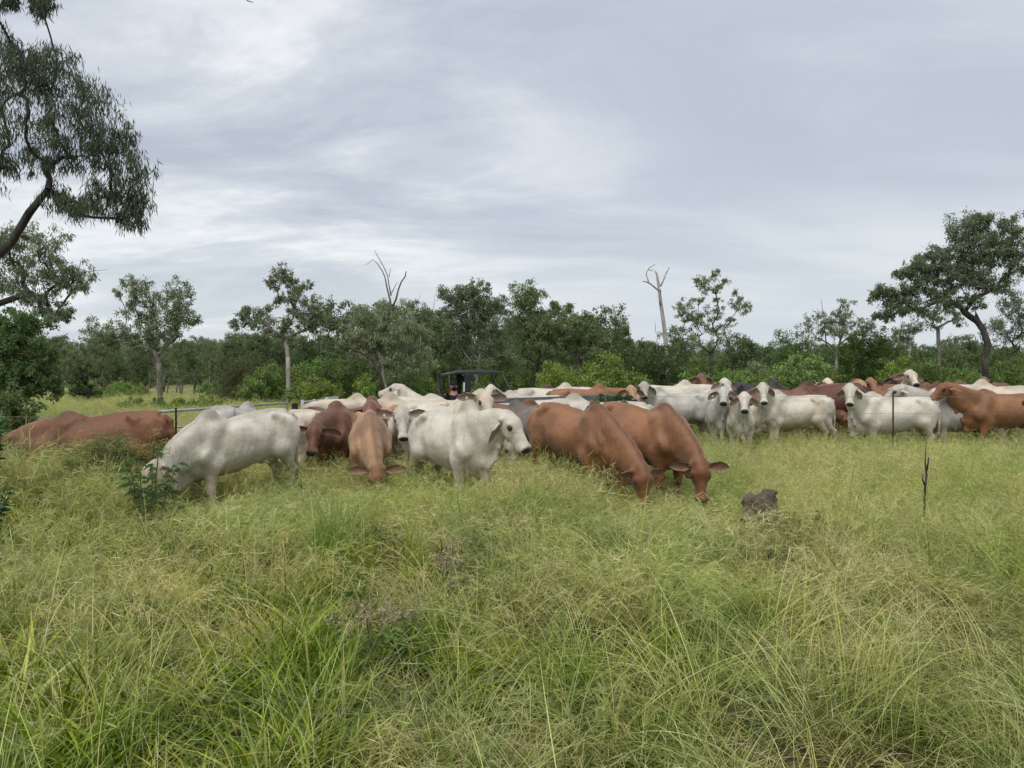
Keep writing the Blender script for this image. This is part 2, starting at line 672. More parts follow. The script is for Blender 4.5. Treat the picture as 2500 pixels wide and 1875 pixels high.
# --- near gum reaching in from the left edge of the frame
tree('gum_tree', 'near gum tree leaning in from the left edge, dark trunk and long hanging narrow leaves', 'tree', -75, 11.5, (-25, 640),
     [(60, 165, 75, 55, 8, 34), (150, 190, 45, 55, 7, 34), (30, 270, 70, 70, 8, 34), (215, 265, 42, 55, 8, 32), (140, 300, 50, 50, 5, 30),
      (295, 345, 32, 42, 6, 28), (225, 365, 50, 36, 6, 24), (120, 370, 50, 35, 4, 28), (325, 455, 30, 55, 7, 26), (260, 440, 38, 35, 4, 26),
      (200, 500, 55, 28, 7, 26), (310, 530, 26, 25, 4, 24), (125, 475, 20, 22, 2, 20), (10, 400, 35, 60, 5, 30), (20, 145, 50, 45, 5, 32),
      (-60, 250, 60, 160, 8, 40), (-150, 180, 80, 160, 10, 50), (-170, 400, 80, 120, 8, 50),
      (105, 8, 26, 22, 4, 18), (10, 2, 30, 8, 3, 16), (-60, -60, 120, 60, 9, 45), (40, -90, 90, 50, 6, 36)],
     0.13, 11, bark='bark_dark', tint=(0.040, 0.056, 0.038), per=270, size=(0.130, 0.014), droop=2.2, lean=(-0.25, 0, 0), depth=0.9, sub=30,
     flat=0.95, arch=0.12, spread=0.33, shell=0.10, r_tip=0.006)
# --- second gum, left edge
tree('gum_tree', 'tall grey gum at the left edge below the hanging branch, with bare lower limbs', 'tree', -60, 30, (-30, 800),
     [(75, 600, 60, 50, 9, 26), (30, 590, 50, 40, 6, 26), (110, 660, 35, 30, 4, 22), (165, 680, 42, 26, 7, 21), (200, 670, 18, 18, 2, 18), (40, 690, 45, 45, 7, 26),
      (90, 715, 30, 15, 3, 20), (-60, 640, 60, 110, 10, 32), (120, 760, 32, 16, 5, 15), (150, 770, 10, 8, 1, 12)],
     0.24, 12, bark='bark_dark', tint=GUM, per=420, size=(0.16, 0.034), droop=1.3, sub=40, r_tip=0.012)
# --- dense dark tree low at left
tree('leafy_tree', 'dense dark green tree low at the left edge beside the field', 'tree', 30, 26, (28, 900),
     [(45, 800, 55, 40, 9, 26), (25, 860, 70, 60, 14, 28), (75, 880, 50, 55, 9, 26), (20, 940, 70, 45, 12, 28), (95, 935, 35, 35, 4, 22), (-50, 880, 60, 90, 12, 34)],
     0.16, 13, bark='bark_dark', tint=(0.042, 0.075, 0.030), per=620, size=(0.12, 0.05), droop=0.4)
# --- gum 385
tree('gum_tree', 'forked gum with two rounded crown tops, standing behind the rust red cow at left', 'tree', 393, 48, (388, 885),
     [(325, 690, 26, 20, 4, 17), (335, 715, 30, 20, 4, 17), (285, 713, 12, 8, 1, 12), (320, 755, 20, 22, 3, 17), (430, 710, 24, 22, 5, 17), (445, 735, 18, 26, 3, 16),
      (385, 735, 30, 26, 4, 19), (420, 760, 30, 28, 5, 20), (370, 780, 40, 26, 5, 19), (330, 800, 35, 28, 5, 19), (450, 770, 20, 18, 3, 16), (475, 777, 8, 5, 1, 8),
      (255, 795, 32, 20, 5, 16), (245, 825, 30, 18, 4, 16), (300, 835, 40, 22, 5, 18), (400, 815, 40, 30, 6, 19), (350, 850, 40, 20, 4, 18), (425, 800, 20, 30, 3, 18)],
     0.27, 14, tint=GUM, per=380, size=(0.17, 0.05), sub=20)
# --- gum 700
tree('gum_tree', 'pale trunked gum with an open crown of separate leaf tufts, right of the forked gum', 'tree', 706, 46, (703, 872),
     [(690, 668, 25, 16, 5, 13), (662, 685, 10, 12, 2, 11), (712, 683, 10, 8, 2, 10), (672, 700, 8, 8, 1, 10), (745, 690, 7, 8, 1, 9), (722, 708, 22, 13, 4, 13),
      (720, 735, 15, 20, 3, 14), (735, 760, 22, 18, 4, 15), (765, 745, 24, 16, 4, 14), (775, 760, 14, 14, 2, 12), (680, 735, 20, 8, 3, 11), (600, 770, 30, 14, 4, 14),
      (575, 785, 12, 8, 2, 10), (640, 755, 18, 14, 3, 14), (660, 790, 32, 20, 5, 17), (620, 785, 22, 14, 3, 14), (720, 790, 30, 18, 4, 16), (760, 790, 26, 12, 4, 14),
      (800, 790, 22, 10, 4, 12), (770, 800, 18, 8, 2, 11), (690, 815, 25, 14, 3, 15), (815, 782, 8, 6, 1, 9)],
     0.24, 15, bark='bark_pale', tint=GUM, per=330, size=(0.16, 0.05), sub=26, brown=0.06)
# --- dense group in the middle
tree('gum_tree', 'weeping pale green gum left of the tall dead branches, on two leaning trunks', 'tree', 955, 44, (925, 860),
     [(905, 780, 40, 38, 9, 20), (880, 830, 35, 30, 6, 19), (960, 775, 30, 28, 6, 20), (985, 820, 45, 50, 12, 21), (930, 850, 45, 40, 9, 21), (1005, 880, 40, 40, 8, 21), (870, 860, 18, 24, 3, 16)],
     0.24, 21, bark='bark_pale', tint=GUM_PALE, per=560, size=(0.20, 0.045), droop=1.6, sub=10)
tree('gum_tree', 'bushy gum between the dead branches and the tall centre gum', 'tree', 1075, 50, (1065, 850),
     [(1015, 765, 25, 22, 5, 18), (1050, 775, 30, 25, 5, 18), (1030, 800, 45, 25, 6, 20), (1070, 830, 45, 35, 8, 21), (1080, 800, 25, 30, 4, 19), (1060, 880, 50, 35, 8, 22)],
     0.18, 22, bark='bark_grey', tint=(0.082, 0.115, 0.062), per=520, size=(0.20, 0.05), droop=1.4)
tree('gum_tree', 'tallest centre gum with a crooked pale trunk rising behind the utility vehicle', 'tree', 1172, 48, (1178, 850),
     [(1120, 715, 32, 18, 6, 17), (1160, 705, 20, 18, 4, 16), (1095, 720, 14, 10, 2, 13), (1140, 740, 40, 20, 7, 18), (1110, 765, 30, 14, 4, 16), (1150, 780, 45, 25, 8, 20),
      (1185, 745, 25, 22, 4, 17), (1205, 750, 18, 20, 3, 16), (1225, 755, 14, 20, 3, 15), (1190, 795, 40, 30, 7, 20), (1120, 815, 40, 30, 7, 20), (1130, 860, 45, 30, 7, 21), (1210, 850, 40, 40, 8, 21)],
     0.25, 23, bark='bark_pale', tint=(0.066, 0.09, 0.056), per=480, size=(0.18, 0.05), sub=14, lean=(-0.6, 0, 0))
tree('gum_tree', 'dark limbed gum with a domed top, right of the tallest centre gum', 'tree', 1300, 50, (1320, 860),
     [(1285, 720, 24, 18, 5, 17), (1305, 725, 18, 22, 4, 16), (1275, 740, 20, 16, 3, 16), (1345, 755, 18, 16, 3, 15), (1365, 760, 14, 12, 2, 13), (1390, 750, 10, 12, 2, 12),
      (1330, 780, 40, 22, 7, 19), (1280, 790, 40, 25, 7, 20), (1380, 790, 25, 25, 5, 18), (1340, 820, 50, 30, 9, 21), (1270, 850, 45, 40, 8, 22), (1360, 860, 40, 35, 7, 21)],
     0.27, 24, bark='bark_dark', tint=(0.070, 0.10, 0.050), per=480, size=(0.18, 0.05), lean=(-0.5, 0, 0), sub=10)
tree('gum_tree', 'gum with a thick dark trunk at the right end of the dense centre group', 'tree', 1412, 49, (1412, 830),
     [(1415, 785, 28, 14, 5, 16), (1435, 780, 12, 12, 2, 13), (1400, 805, 30, 18, 5, 17), (1445, 810, 22, 18, 4, 16), (1455, 840, 22, 25, 4, 17), (1400, 850, 35, 25, 5, 18)],
     0.26, 25, bark='bark_dark', tint=(0.075, 0.105, 0.052), per=460, size=(0.17, 0.05))
# --- gum 1730
tree('gum_tree', 'open crowned gum with scattered leaf tufts just right of the tall dead trunk', 'tree', 1738, 52, (1736, 862),
     [(1747, 668, 8, 9, 2, 9), (1713, 690, 12, 18, 4, 12), (1735, 710, 12, 8, 2, 11), (1757, 700, 8, 9, 2, 9), (1768, 690, 5, 4, 1, 6), (1792, 722, 5, 9, 1, 8), (1804, 726, 6, 8, 1, 8),
      (1680, 745, 22, 14, 4, 13), (1712, 735, 10, 7, 1, 9), (1755, 730, 8, 7, 1, 8), (1795, 748, 26, 10, 4, 11), (1818, 750, 8, 8, 1, 9), (1670, 775, 16, 10, 3, 11), (1705, 765, 20, 12, 3, 12),
      (1752, 762, 18, 10, 3, 12), (1720, 780, 20, 9, 3, 11), (1787, 778, 5, 4, 1, 6), (1760, 800, 20, 12, 3, 13), (1665, 800, 15, 9, 2, 11), (1710, 800, 20, 12, 3, 13), (1690, 830, 30, 14, 4, 14), (1750, 830, 30, 14, 4, 14)],
     0.17, 26, bark='bark_dark', tint=(0.082, 0.112, 0.062), per=250, size=(0.16, 0.05), sub=26)
# --- gum 2045
tree('gum_tree', 'slim gum with a peaked airy crown and grey trunk behind the white cows at right', 'tree', 2043, 55, (2042, 880),
     [(2062, 748, 12, 12, 3, 11), (2055, 770, 18, 14, 4, 13), (1995, 780, 22, 12, 4, 12), (2025, 785, 14, 14, 3, 12), (2075, 780, 12, 20, 3, 12), (2105, 785, 14, 14, 3, 12), (1985, 800, 14, 10, 2, 11),
      (2115, 800, 10, 8, 2, 10), (2040, 805, 24, 14, 4, 13), (2080, 815, 26, 14, 4, 13), (2010, 820, 22, 12, 3, 12)],
     0.20, 27, bark='bark_grey', tint=(0.088, 0.112, 0.075), per=260, size=(0.16, 0.05), droop=1.2, sub=20)
# --- big tree at right
tree('gum_tree', 'largest gum at the right with a broad crown and a long limb leaning left', 'tree', 2412, 42, (2403, 872),
     [(2390, 540, 30, 16, 6, 18), (2350, 560, 30, 22, 6, 19), (2420, 575, 30, 24, 6, 20), (2470, 550, 22, 16, 4, 17), (2480, 590, 22, 22, 4, 19), (2440, 615, 40, 24, 7, 21), (2365, 600, 40, 26, 8, 20),
      (2300, 615, 30, 16, 5, 17), (2320, 645, 34, 18, 5, 18), (2400, 650, 50, 26, 8, 21), (2480, 645, 28, 24, 4, 20), (2540, 600, 40, 60, 8, 26), (2250, 645, 34, 16, 6, 17), (2215, 665, 24, 14, 4, 15),
      (2275, 675, 40, 18, 6, 18), (2340, 690, 44, 22, 7, 19), (2430, 695, 40, 20, 6, 19), (2155, 715, 26, 14, 5, 15), (2200, 715, 30, 14, 5, 16), (2240, 705, 28, 14, 4, 15), (2190, 745, 30, 14, 4, 15),
      (2160, 770, 22, 10, 3, 12), (2230, 755, 30, 14, 4, 15), (2290, 725, 34, 16, 5, 16), (2360, 740, 30, 16, 4, 16)],
     0.30, 28, bark='bark_dark', tint=(0.066, 0.09, 0.058), per=470, size=(0.17, 0.048), sub=24, lean=(0.05, 0, 0))
tree('gum_tree', 'narrow gum with a stringy grey trunk under the left half of the largest gum', 'tree', 2297, 50, (2290, 800),
     [(2270, 770, 20, 14, 4, 13), (2310, 760, 26, 18, 5, 14), (2345, 780, 18, 14, 3, 12), (2290, 790, 26, 14, 3, 13), (2330, 745, 18, 12, 2, 12)],
     0.2, 29, bark='bark_grey', tint=GUM, per=240, size=(0.15, 0.045), droop=1.3, sub=16)
tree('gum_tree', 'dark gum behind at the right edge, beside the trunk of the largest gum', 'tree', 2455, 60, (2458, 850),
     [(2470, 740, 30, 30, 6, 18), (2440, 790, 30, 30, 6, 18), (2500, 760, 30, 50, 8, 19), (2480, 820, 40, 30, 6, 19), (2545, 800, 30, 60, 6, 22)],
     0.17, 30, bark='bark_dark', tint=(0.052, 0.075, 0.048), per=400, size=(0.17, 0.05), sub=8)
tree('gum_tree', 'thin pale stemmed gum standing between the round bush and the largest gum', 'tree', 2225, 60, (2222, 850),
     [(2215, 795, 22, 14, 5, 12), (2240, 800, 16, 12, 3, 11), (2200, 810, 14, 10, 2, 10), (2225, 820, 20, 8, 3, 11)],
     0.13, 31, bark='bark_pale', tint=GUM, per=260, size=(0.16, 0.05), sub=8)
tree('gum_tree', 'dark rounded tree directly behind the pale trunked gum at left', 'tree', 640, 62, (642, 900),
     [(640, 860, 30, 22, 6, 16), (620, 835, 18, 14, 3, 14), (665, 870, 25, 20, 4, 15), (630, 880, 28, 18, 4, 15), (760, 850, 30, 14, 4, 13)],
     0.2, 32, bark='bark_dark', tint=GUM_DARK, per=420, size=(0.17, 0.05))
tree('gum_tree', 'small gum with a domed top on the skyline left of the pale trunked gum', 'tree', 512, 75, (512, 880),
     [(507, 843, 14, 10, 4, 10), (530, 862, 24, 10, 5, 11), (505, 870, 22, 12, 4, 11), (580, 868, 28, 10, 5, 11), (540, 885, 30, 12, 5, 12)],
     0.15, 33, tint=GUM, per=300, size=(0.18, 0.055))

# bushes and young trees in front of the wood


def bush(label, px, d, top, w, n, tint, seed, per=520, size=(0.13, 0.07), droop=0.2, base=None, name='bush', cat='bush', bark='bark_dark', flat=0.85):
    by = base or (HOR + H_EYE * FPX / d)
    h = by - top
    br = max(9, min(w, h) * 0.20)
    return tree(name, label, cat, px, d, (px, by - h * 0.25), [(px, top + h * 0.42, w * 0.42, h * 0.38, n, br), (px, top + h * 0.72, w * 0.48, h * 0.25, n // 2, br)],
                0.06, seed, bark=bark, tint=tuple(c * 0.56 for c in tint), per=per, size=size, droop=droop, depth=0.8, sub=0, flat=flat, shell=0.3)


bush('large round dark green bush behind the herd at right', 2122, 46, 812, 125, 20, (0.052, 0.095, 0.022), 41, per=900, size=(0.15, 0.05))
bush('bright lime green bush beside the large round dark bush', 2190, 40, 878, 85, 12, BRIGHT, 42, per=420)
bush('spreading bright green bush in front of the centre trees, right of the vehicle', 1385, 34, 905, 160, 20, BRIGHT, 43, per=520)
bush('bright green leafy bush standing left of the white cow facing the camera', 1500, 32, 890, 130, 18, (0.14, 0.22, 0.055), 44, per=520)
bush('low bright green bush behind the steel rail at left', 775, 38, 925, 120, 14, BRIGHT, 45, per=420)
bush('small rounded green bush left of the white cow lifting its head', 882, 38, 925, 70, 9, (0.15, 0.23, 0.06), 46, per=420)
bush('flat green bush below the forked gum at left', 345, 42, 975, 170, 16, (0.11, 0.17, 0.05), 47, per=380)
bush('green bush behind the galvanised rail, right of the forked gum', 475, 40, 965, 150, 14, (0.13, 0.20, 0.055), 48, per=380)
bush('dark compact bush in the far pasture at left', 208, 55, 895, 66, 10, (0.035, 0.055, 0.025), 49, per=600)
bush('tall dark green bush behind the white cows left of centre right', 1600, 42, 845, 150, 20, (0.055, 0.09, 0.035), 50, per=620, name='leafy_tree', cat='tree')
bush('rounded mid green tree on the low skyline behind the white faced cows', 1935, 62, 800, 115, 20, (0.075, 0.125, 0.042), 51, per=620, name='leafy_tree', cat='tree')
bush('silvery green bush low behind the white faced cows', 1845, 48, 880, 80, 11, (0.16, 0.20, 0.12), 52, per=420)
bush('drooping olive green tree behind the gate, left of the pale trunk', 590, 50, 865, 130, 20, (0.085, 0.105, 0.055), 53, per=560, droop=1.2, size=(0.2, 0.045), name='leafy_tree', cat='tree')
bush('drooping green tree in the dark wood right of the pale trunk', 830, 46, 880, 120, 16, (0.07, 0.11, 0.045), 54, per=520, name='leafy_tree', cat='tree')
bush('green bush behind the wire fence under the thin pale gum', 2255, 45, 900, 120, 14, (0.10, 0.16, 0.045), 55, per=420)
bush('wide green bush at the right edge under the largest gum', 2470, 44, 880, 130, 16, (0.09, 0.145, 0.042), 56, per=460)
bush('green bush in the gap behind the long bodied white cows', 1700, 40, 925, 150, 14, (0.13, 0.2, 0.055), 57, per=420)
bush('weedy green bush at the left edge beyond the dark tree', 30, 20, 950, 110, 12, (0.08, 0.125, 0.055), 58, per=420, size=(0.10, 0.05))
bush('rounded green tree right of the thick dark trunk on the low skyline', 1520, 55, 795, 100, 18, (0.085, 0.135, 0.05), 59, per=600, name='leafy_tree', cat='tree')


# --- dead trees
def dead_tree(label, base_px, d, limbs, bark='bark_pale', name='dead_tree'):
    bx = (base_px - 1250) * d / FPX
    bz = float(gz(bx, d)) - 0.05
    root = empty(name, (bx, d, bz))
    tag(root, label, 'dead tree')
    mb = MB()
    r = np.random.RandomState(int(base_px))
    for li in limbs:
        pts, rad = [], []
        for k, (px, py, rp) in enumerate(li):
            off = li[0][2] * 0.0
            pts.append(wpt(px, py, d) - Vector((bx, d, bz)) + Vector((0, 0.12 * k * (1 if (len(li) + int(li[0][0])) % 2 else -1), 0)))
            rad.append(rp * 0.58 * d / FPX)
        mb.tube(pts, rad, 7)
    mb.build('trunk', M[bark], root, smooth=True)
    return root


dead_tree('tall pale dead trunk forking into bare limbs above the herd, right of centre', 1632, 47,
          [[(1632, 1010, 14), (1630, 880, 10), (1624, 800, 8.5), (1616, 740, 7.5), (1611, 690, 6.0), (1608, 665, 4.5), (1605, 658, 3.5)],
           [(1613, 712, 5), (1600, 704, 3.6), (1585, 693, 3.2), (1572, 689, 2.6), (1565, 690, 1.6)],
           [(1584, 692, 3.2), (1582, 680, 2.6), (1579, 668, 2.3), (1583, 659, 2.3), (1590, 650, 2.0), (1598, 645, 1.7), (1606, 640, 1.1)],
           [(1584, 659, 2), (1593, 660, 1.6), (1598, 655, 1.4)],
           [(1613, 698, 4), (1620, 685, 3.6), (1627, 668, 3), (1637, 651, 2.3)],
           [(1611, 700, 3), (1607, 722, 3.4), (1612, 748, 3.2)],
           [(1600, 812, 1.0), (1601, 795, 1.4), (1602, 785, 1.2)]])
dead_tree('bare dead branches forking high above the weeping pale gum', 962, 44,
          [[(962, 1010, 12), (964, 850, 8), (958, 780, 6), (955, 735, 4.5), (948, 705, 3.2), (944, 680, 2.4), (938, 665, 2), (928, 650, 1.6), (918, 640, 1.3), (901, 655, 0.9)],
           [(958, 750, 4.6), (968, 730, 4), (974, 708, 3.4), (982, 690, 3), (992, 678, 2.6), (995, 666, 2.2)],
           [(955, 722, 3), (951, 700, 2.2), (948, 675, 2), (940, 655, 1.6), (932, 640, 1.3), (922, 622, 1.1), (920, 616, 0.7)],
           [(950, 676, 1.5), (951, 665, 1.3), (952, 654, 0.9)],
           [(956, 715, 2), (963, 700, 1.5), (968, 688, 1)],
           [(953, 760, 2), (951, 740, 1.7), (953, 728, 1.4)]], bark='bark_grey')
dead_tree('dark leafless leaning tree with bent bare branches left of the weeping gum', 945, 40,
          [[(948, 1000, 10), (930, 920, 8), (912, 880, 5.5), (885, 862, 4.2), (855, 848, 3.4), (835, 846, 2.6), (822, 838, 2), (806, 829, 1.2)],
           [(852, 847, 2.6), (846, 832, 2.2), (838, 818, 1.9), (830, 800, 1.6), (822, 792, 1.2), (816, 782, 0.8)]], bark='bark_dark')
dead_tree('thin bare dead stems standing above the slim airy gum', 2012, 56,
          [[(2030, 1000, 6), (2020, 850, 3), (2014, 780, 1.6), (2012, 745, 1.1), (2011, 728, 0.7)], [(2014, 775, 1.3), (2004, 763, 1.1), (1996, 753, 0.6)]], bark='bark_grey')
dead_tree('thin bare twigs rising out of the bushy gum on the skyline', 1030, 50,
          [[(1040, 990, 6), (1025, 800, 2.4), (1018, 745, 1.2), (1017, 728, 0.7)], [(1018, 745, 1), (1022, 730, 0.8), (1026, 715, 0.5)], [(1045, 800, 1.6), (1060, 745, 1), (1062, 723, 0.6)]], bark='bark_grey')
dead_tree('short bare dead stubs poking above the trees left of the weeping gum', 925, 45,
          [[(930, 990, 6), (928, 800, 2.6), (930, 755, 1.5), (925, 740, 1.2), (922, 728, 0.8)], [(924, 765, 1.3), (910, 748, 1.1), (903, 740, 0.7)]], bark='bark_grey')

# --- twig tip hanging into the top of the frame
tw = MB()
tw.tube([wpt(585, -60, 7), wpt(592, -20, 7.02), wpt(604, 2, 7), wpt(618, 6, 6.98)], [0.006, 0.005, 0.005, 0.003], 5)
tw.tube([wpt(-200, -420, 7.6), wpt(150, -330, 7.3), wpt(400, -220, 7.1), wpt(540, -120, 7.0), wpt(585, -60, 7)], [0.05, 0.04, 0.026, 0.014, 0.007], 6)
tw.tube([wpt(-500, 1500, 8.2), wpt(-480, 800, 8.1), wpt(-420, 200, 8.0), wpt(-320, -200, 7.8), wpt(-200, -420, 7.6)], [0.2, 0.17, 0.13, 0.09, 0.05], 8)
o = tw.build('bare_tree', M['bark_dark'], None, smooth=True)
tag(o, 'bare overhanging tree whose dark twig tip just dips into the top of the picture', 'tree')


# --- the far wood: many gums nobody could count, instanced from templates
def make_template(seed, h, bare, w, tint, bark, per, nb, size):
    r = np.random.RandomState(seed)
    C, Rr = [], []
    for _ in range(nb):
        a, q = r.rand() * 2 * PI, math.sqrt(r.rand())
        z = bare + (h - bare) * r.rand() ** 0.8
        ww = w * (1 - 0.45 * ((z - bare) / (h - bare)))
        C.append(np.array([math.cos(a) * q * ww, math.sin(a) * q * ww, z]))
        Rr.append(w * 0.28 * (0.8 + 0.5 * r.rand()))
    mb = limb_system(np.zeros(3), np.array([r.normal() * 0.2, r.normal() * 0.2, bare * 0.9]), C, 0.14, r, sides=5, r_tip=0.02)
    V, F, Cc = leaf_mesh(C, Rr, per, size, 0.8, tuple(c * 2.1 * k for c, k in zip(tint, (1.10, 1.0, 0.96))), r, shell=0.35, spread=0.25, brown=0.01)
    nv = mb.n
    Vt = np.concatenate([np.concatenate(mb.V), V])
    me = bpy.data.meshes.new('far_tree')
    me.from_pydata(Vt.tolist(), [], mb.F + (F + nv).tolist())
    me.materials.append(M[bark])
    me.materials.append(M['leaf'])
    mi = np.concatenate([np.zeros(len(mb.F), np.int32), np.ones(len(F), np.int32)])
    me.polygons.foreach_set('material_index', mi)
    a = me.color_attributes.new('col', 'FLOAT_COLOR', 'POINT')
    cc = np.ones((len(Vt), 4), np.float32)
    cc[nv:, :3] = Cc
    a.data.foreach_set('color', cc.ravel())
    return bpy.data.objects.new('far_tree', me)


def template_collection(name, objs):
    c = bpy.data.collections.new(name)
    for i, o in enumerate(objs):
        o.name = '%s_%02d' % (name, i)
        c.objects.link(o)
    return c


def scatter(name, P, scl, rot, idx, coll, label, cat):
    me = bpy.data.meshes.new(name)
    n = len(P)
    me.vertices.add(n)
    me.vertices.foreach_set('co', np.asarray(P, np.float32).ravel())
    a = me.attributes.new('scl', 'FLOAT_VECTOR', 'POINT')
    s = np.asarray(scl, np.float32)
    if s.ndim == 1:
        s = np.repeat(s[:, None], 3, 1)
    a.data.foreach_set('vector', s.ravel())
    a = me.attributes.new('rot', 'FLOAT_VECTOR', 'POINT')
    a.data.foreach_set('vector', np.asarray(rot, np.float32).ravel())
    a = me.attributes.new('idx', 'INT', 'POINT')
    a.data.foreach_set('value', np.asarray(idx, np.int32))
    o = bpy.data.objects.new(name, me)
    COL.objects.link(o)
    ng = bpy.data.node_groups.new(name + '_nodes', 'GeometryNodeTree')
    ng.interface.new_socket('Geometry', in_out='INPUT', socket_type='NodeSocketGeometry')
    ng.interface.new_socket('Geometry', in_out='OUTPUT', socket_type='NodeSocketGeometry')
    gi = ng.nodes.new('NodeGroupInput')
    go = ng.nodes.new('NodeGroupOutput')
    ci = ng.nodes.new('GeometryNodeCollectionInfo')
    ci.inputs['Collection'].default_value = coll
    ci.inputs['Separate Children'].default_value = True
    ci.inputs['Reset Children'].default_value = True
    ip = ng.nodes.new('GeometryNodeInstanceOnPoints')
    ip.inputs['Pick Instance'].default_value = True

    def attr(nm, typ):
        q = ng.nodes.new('GeometryNodeInputNamedAttribute')
        q.data_type = typ
        q.inputs['Name'].default_value = nm
        return q.outputs['Attribute']
    ng.links.new(gi.outputs[0], ip.inputs['Points'])
    ng.links.new(ci.outputs[0], ip.inputs['Instance'])
    ng.links.new(attr('idx', 'INT'), ip.inputs['Instance Index'])
    er = ng.nodes.new('FunctionNodeEulerToRotation')
    ng.links.new(attr('rot', 'FLOAT_VECTOR'), er.inputs[0])
    ng.links.new(er.outputs[0], ip.inputs['Rotation'])
    ng.links.new(attr('scl', 'FLOAT_VECTOR'), ip.inputs['Scale'])
    ng.links.new(ip.outputs[0], go.inputs[0])
    md = o.modifiers.new('scatter', 'NODES')
    md.node_group = ng
    tag(o, label, cat, kind='stuff')
    return o


far_tpl = [make_template(101, 8.0, 2.6, 2.3, (0.060, 0.085, 0.048), 'bark_grey', 240, 26, (0.26, 0.085)),
           make_template(102, 7.0, 2.2, 2.6, (0.052, 0.078, 0.040), 'bark_dark', 240, 26, (0.26, 0.085)),
           make_template(103, 9.0, 3.6, 2.1, (0.075, 0.100, 0.056), 'bark_grey', 220, 22, (0.26, 0.08)),
           make_template(104, 5.5, 0.6, 2.4, (0.055, 0.090, 0.036), 'bark_dark', 260, 26, (0.24, 0.09)),
           make_template(105, 3.2, 0.2, 2.2, (0.085, 0.135, 0.045), 'bark_dark', 260, 20, (0.2, 0.09))]
far_col = template_collection('far_gum', far_tpl)


def make_far_wood():
    r = np.random.RandomState(55)
    P, S, Ro, I = [], [], [], []

    def put(px, d, kinds, hs):
        x = (px - 1250) * d / FPX
        k = kinds[r.randint(len(kinds))]
        s = hs * (0.85 + 0.3 * r.rand())
        P.append((x, d, float(gz(x, d)) - 0.1))
        S.append((s, s, s))
        Ro.append((0, 0, r.rand() * 6.28))
        I.append(k)
    for row, (d0, d1, n, hs) in enumerate([(75, 90, 80, 0.80), (95, 120, 110, 0.98), (125, 165, 150, 1.18), (175, 260, 200, 1.6)]):
        for i in range(n):
            px = -500 + 3500 * (i + r.rand()) / n
            d = d0 + (d1 - d0) * r.rand()
            if px < 560:
                # airy wood on bare thin trunks at left
                if d < 80:
                    continue
                put(px, d, [0, 2, 1], hs * 0.92)
            else:
                put(px, d, [0, 1, 1, 3], hs * (1.0 if px < 1500 else 0.86))
    # taller trees closing the gaps of the centre group
    for i in range(26):
        px = 800 + 720 * (i + r.rand()) / 26
        put(px, 62 + 16 * r.rand(), [0, 1, 1], 0.92 + 0.12 * r.rand())
    # understorey, nearer, from the middle to the right
    for i in range(75):
        px = 560 + 2200 * (i + r.rand()) / 75
        put(px, 56 + 14 * r.rand(), [3, 3, 4, 1], 0.78)
    for i in range(90):
        px = 600 + 2100 * (i + r.rand()) / 90
        put(px, 46 + 16 * r.rand(), [4], 0.55 + 0.5 * r.rand())
    for i in range(130):
        px = -300 + 900 * r.rand()
        put(px, 190 + 90 * r.rand(), [3, 4], 1.7)
    for i in range(12):
        px = 120 + 420 * r.rand()
        put(px, 62 + 30 * r.rand(), [4], 0.35 + 0.3 * r.rand())
    scatter('far_wood', P, S, Ro, I, far_col, 'dense far wood of grey green gums closing off the paddock', 'woodland')


make_far_wood()

# ------------------------------------------------------------------ grass
def blades(r, n, spread, L, W, bend, cols, segs=5, lean=0.35, kink=0.0, head=None, dirbias=(0, 0)):
    """n blades rooted within a disc; returns V,F,C"""
    a = r.rand(n) * 2 * PI
    q = np.sqrt(r.rand(n)) * spread
    B = np.stack([np.cos(a) * q, np.sin(a) * q, np.zeros(n) - 0.02], -1)
    ln = L[0] + (L[1] - L[0]) * r.rand(n)
    wd = W[0] + (W[1] - W[0]) * r.rand(n)
    az = r.rand(n) * 2 * PI
    dr = np.stack([np.cos(az) + dirbias[0], np.sin(az) + dirbias[1]], -1)
    dr /= np.linalg.norm(dr, axis=1, keepdims=True) + 1e-6
    th0 = np.abs(r.normal(size=n)) * lean
    bd = bend[0] + (bend[1] - bend[0]) * r.rand(n)
    pts = [B]
    th = th0.copy()
    cur = B.copy()
    kk = (r.rand(n) < kink)
    ks = r.randint(1, segs, n)
    for s in range(1, segs + 1):
        th = th + bd / segs * (0.5 + s / segs)
        th = th + np.where(kk & (ks == s), 0.9 + r.rand(n) * 0.8, 0)
        st = ln / segs
        cur = cur + np.stack([np.sin(th) * dr[:, 0] * st, np.sin(th) * dr[:, 1] * st, np.cos(th) * st], -1)
        cur[:, 2] = np.maximum(cur[:, 2], 0.01)
        pts.append(cur.copy())
    P = np.stack(pts, 1)                                   # n, segs+1, 3
    tw = r.rand(n) * 2 * PI
    side = np.stack([np.cos(tw), np.sin(tw), np.zeros(n)], -1)
    side = 0.6 * side + 0.8 * np.stack([-dr[:, 1], dr[:, 0], np.zeros(n)], -1)
    side /= np.linalg.norm(side, axis=1, keepdims=True)
    prof = np.array([0.55, 0.9, 1.0, 0.85, 0.55, 0.06]) if segs == 5 else np.interp(np.linspace(0, 1, segs + 1), [0, .3, .7, 1], [.6, 1, .7, .08])
    off = side[:, None, :] * (wd[:, None] * prof[None])[:, :, None] * 0.5
    V = np.stack([P - off, P + off], 2).reshape(-1, 3)     # n,(segs+1),2
    base = (np.arange(n) * (segs + 1) * 2)[:, None]
    s = np.arange(segs)[None] * 2
    F = np.stack([base + s, base + s + 1, base + s + 3, base + s + 2], -1).reshape(-1, 4)
    cols = np.asarray(cols)
    ci = r.randint(len(cols), size=n)
    C = cols[ci] * (0.75 + 0.5 * r.rand(n, 1))
    C = np.repeat(C, (segs + 1) * 2, 0)
    return V, F, C, P


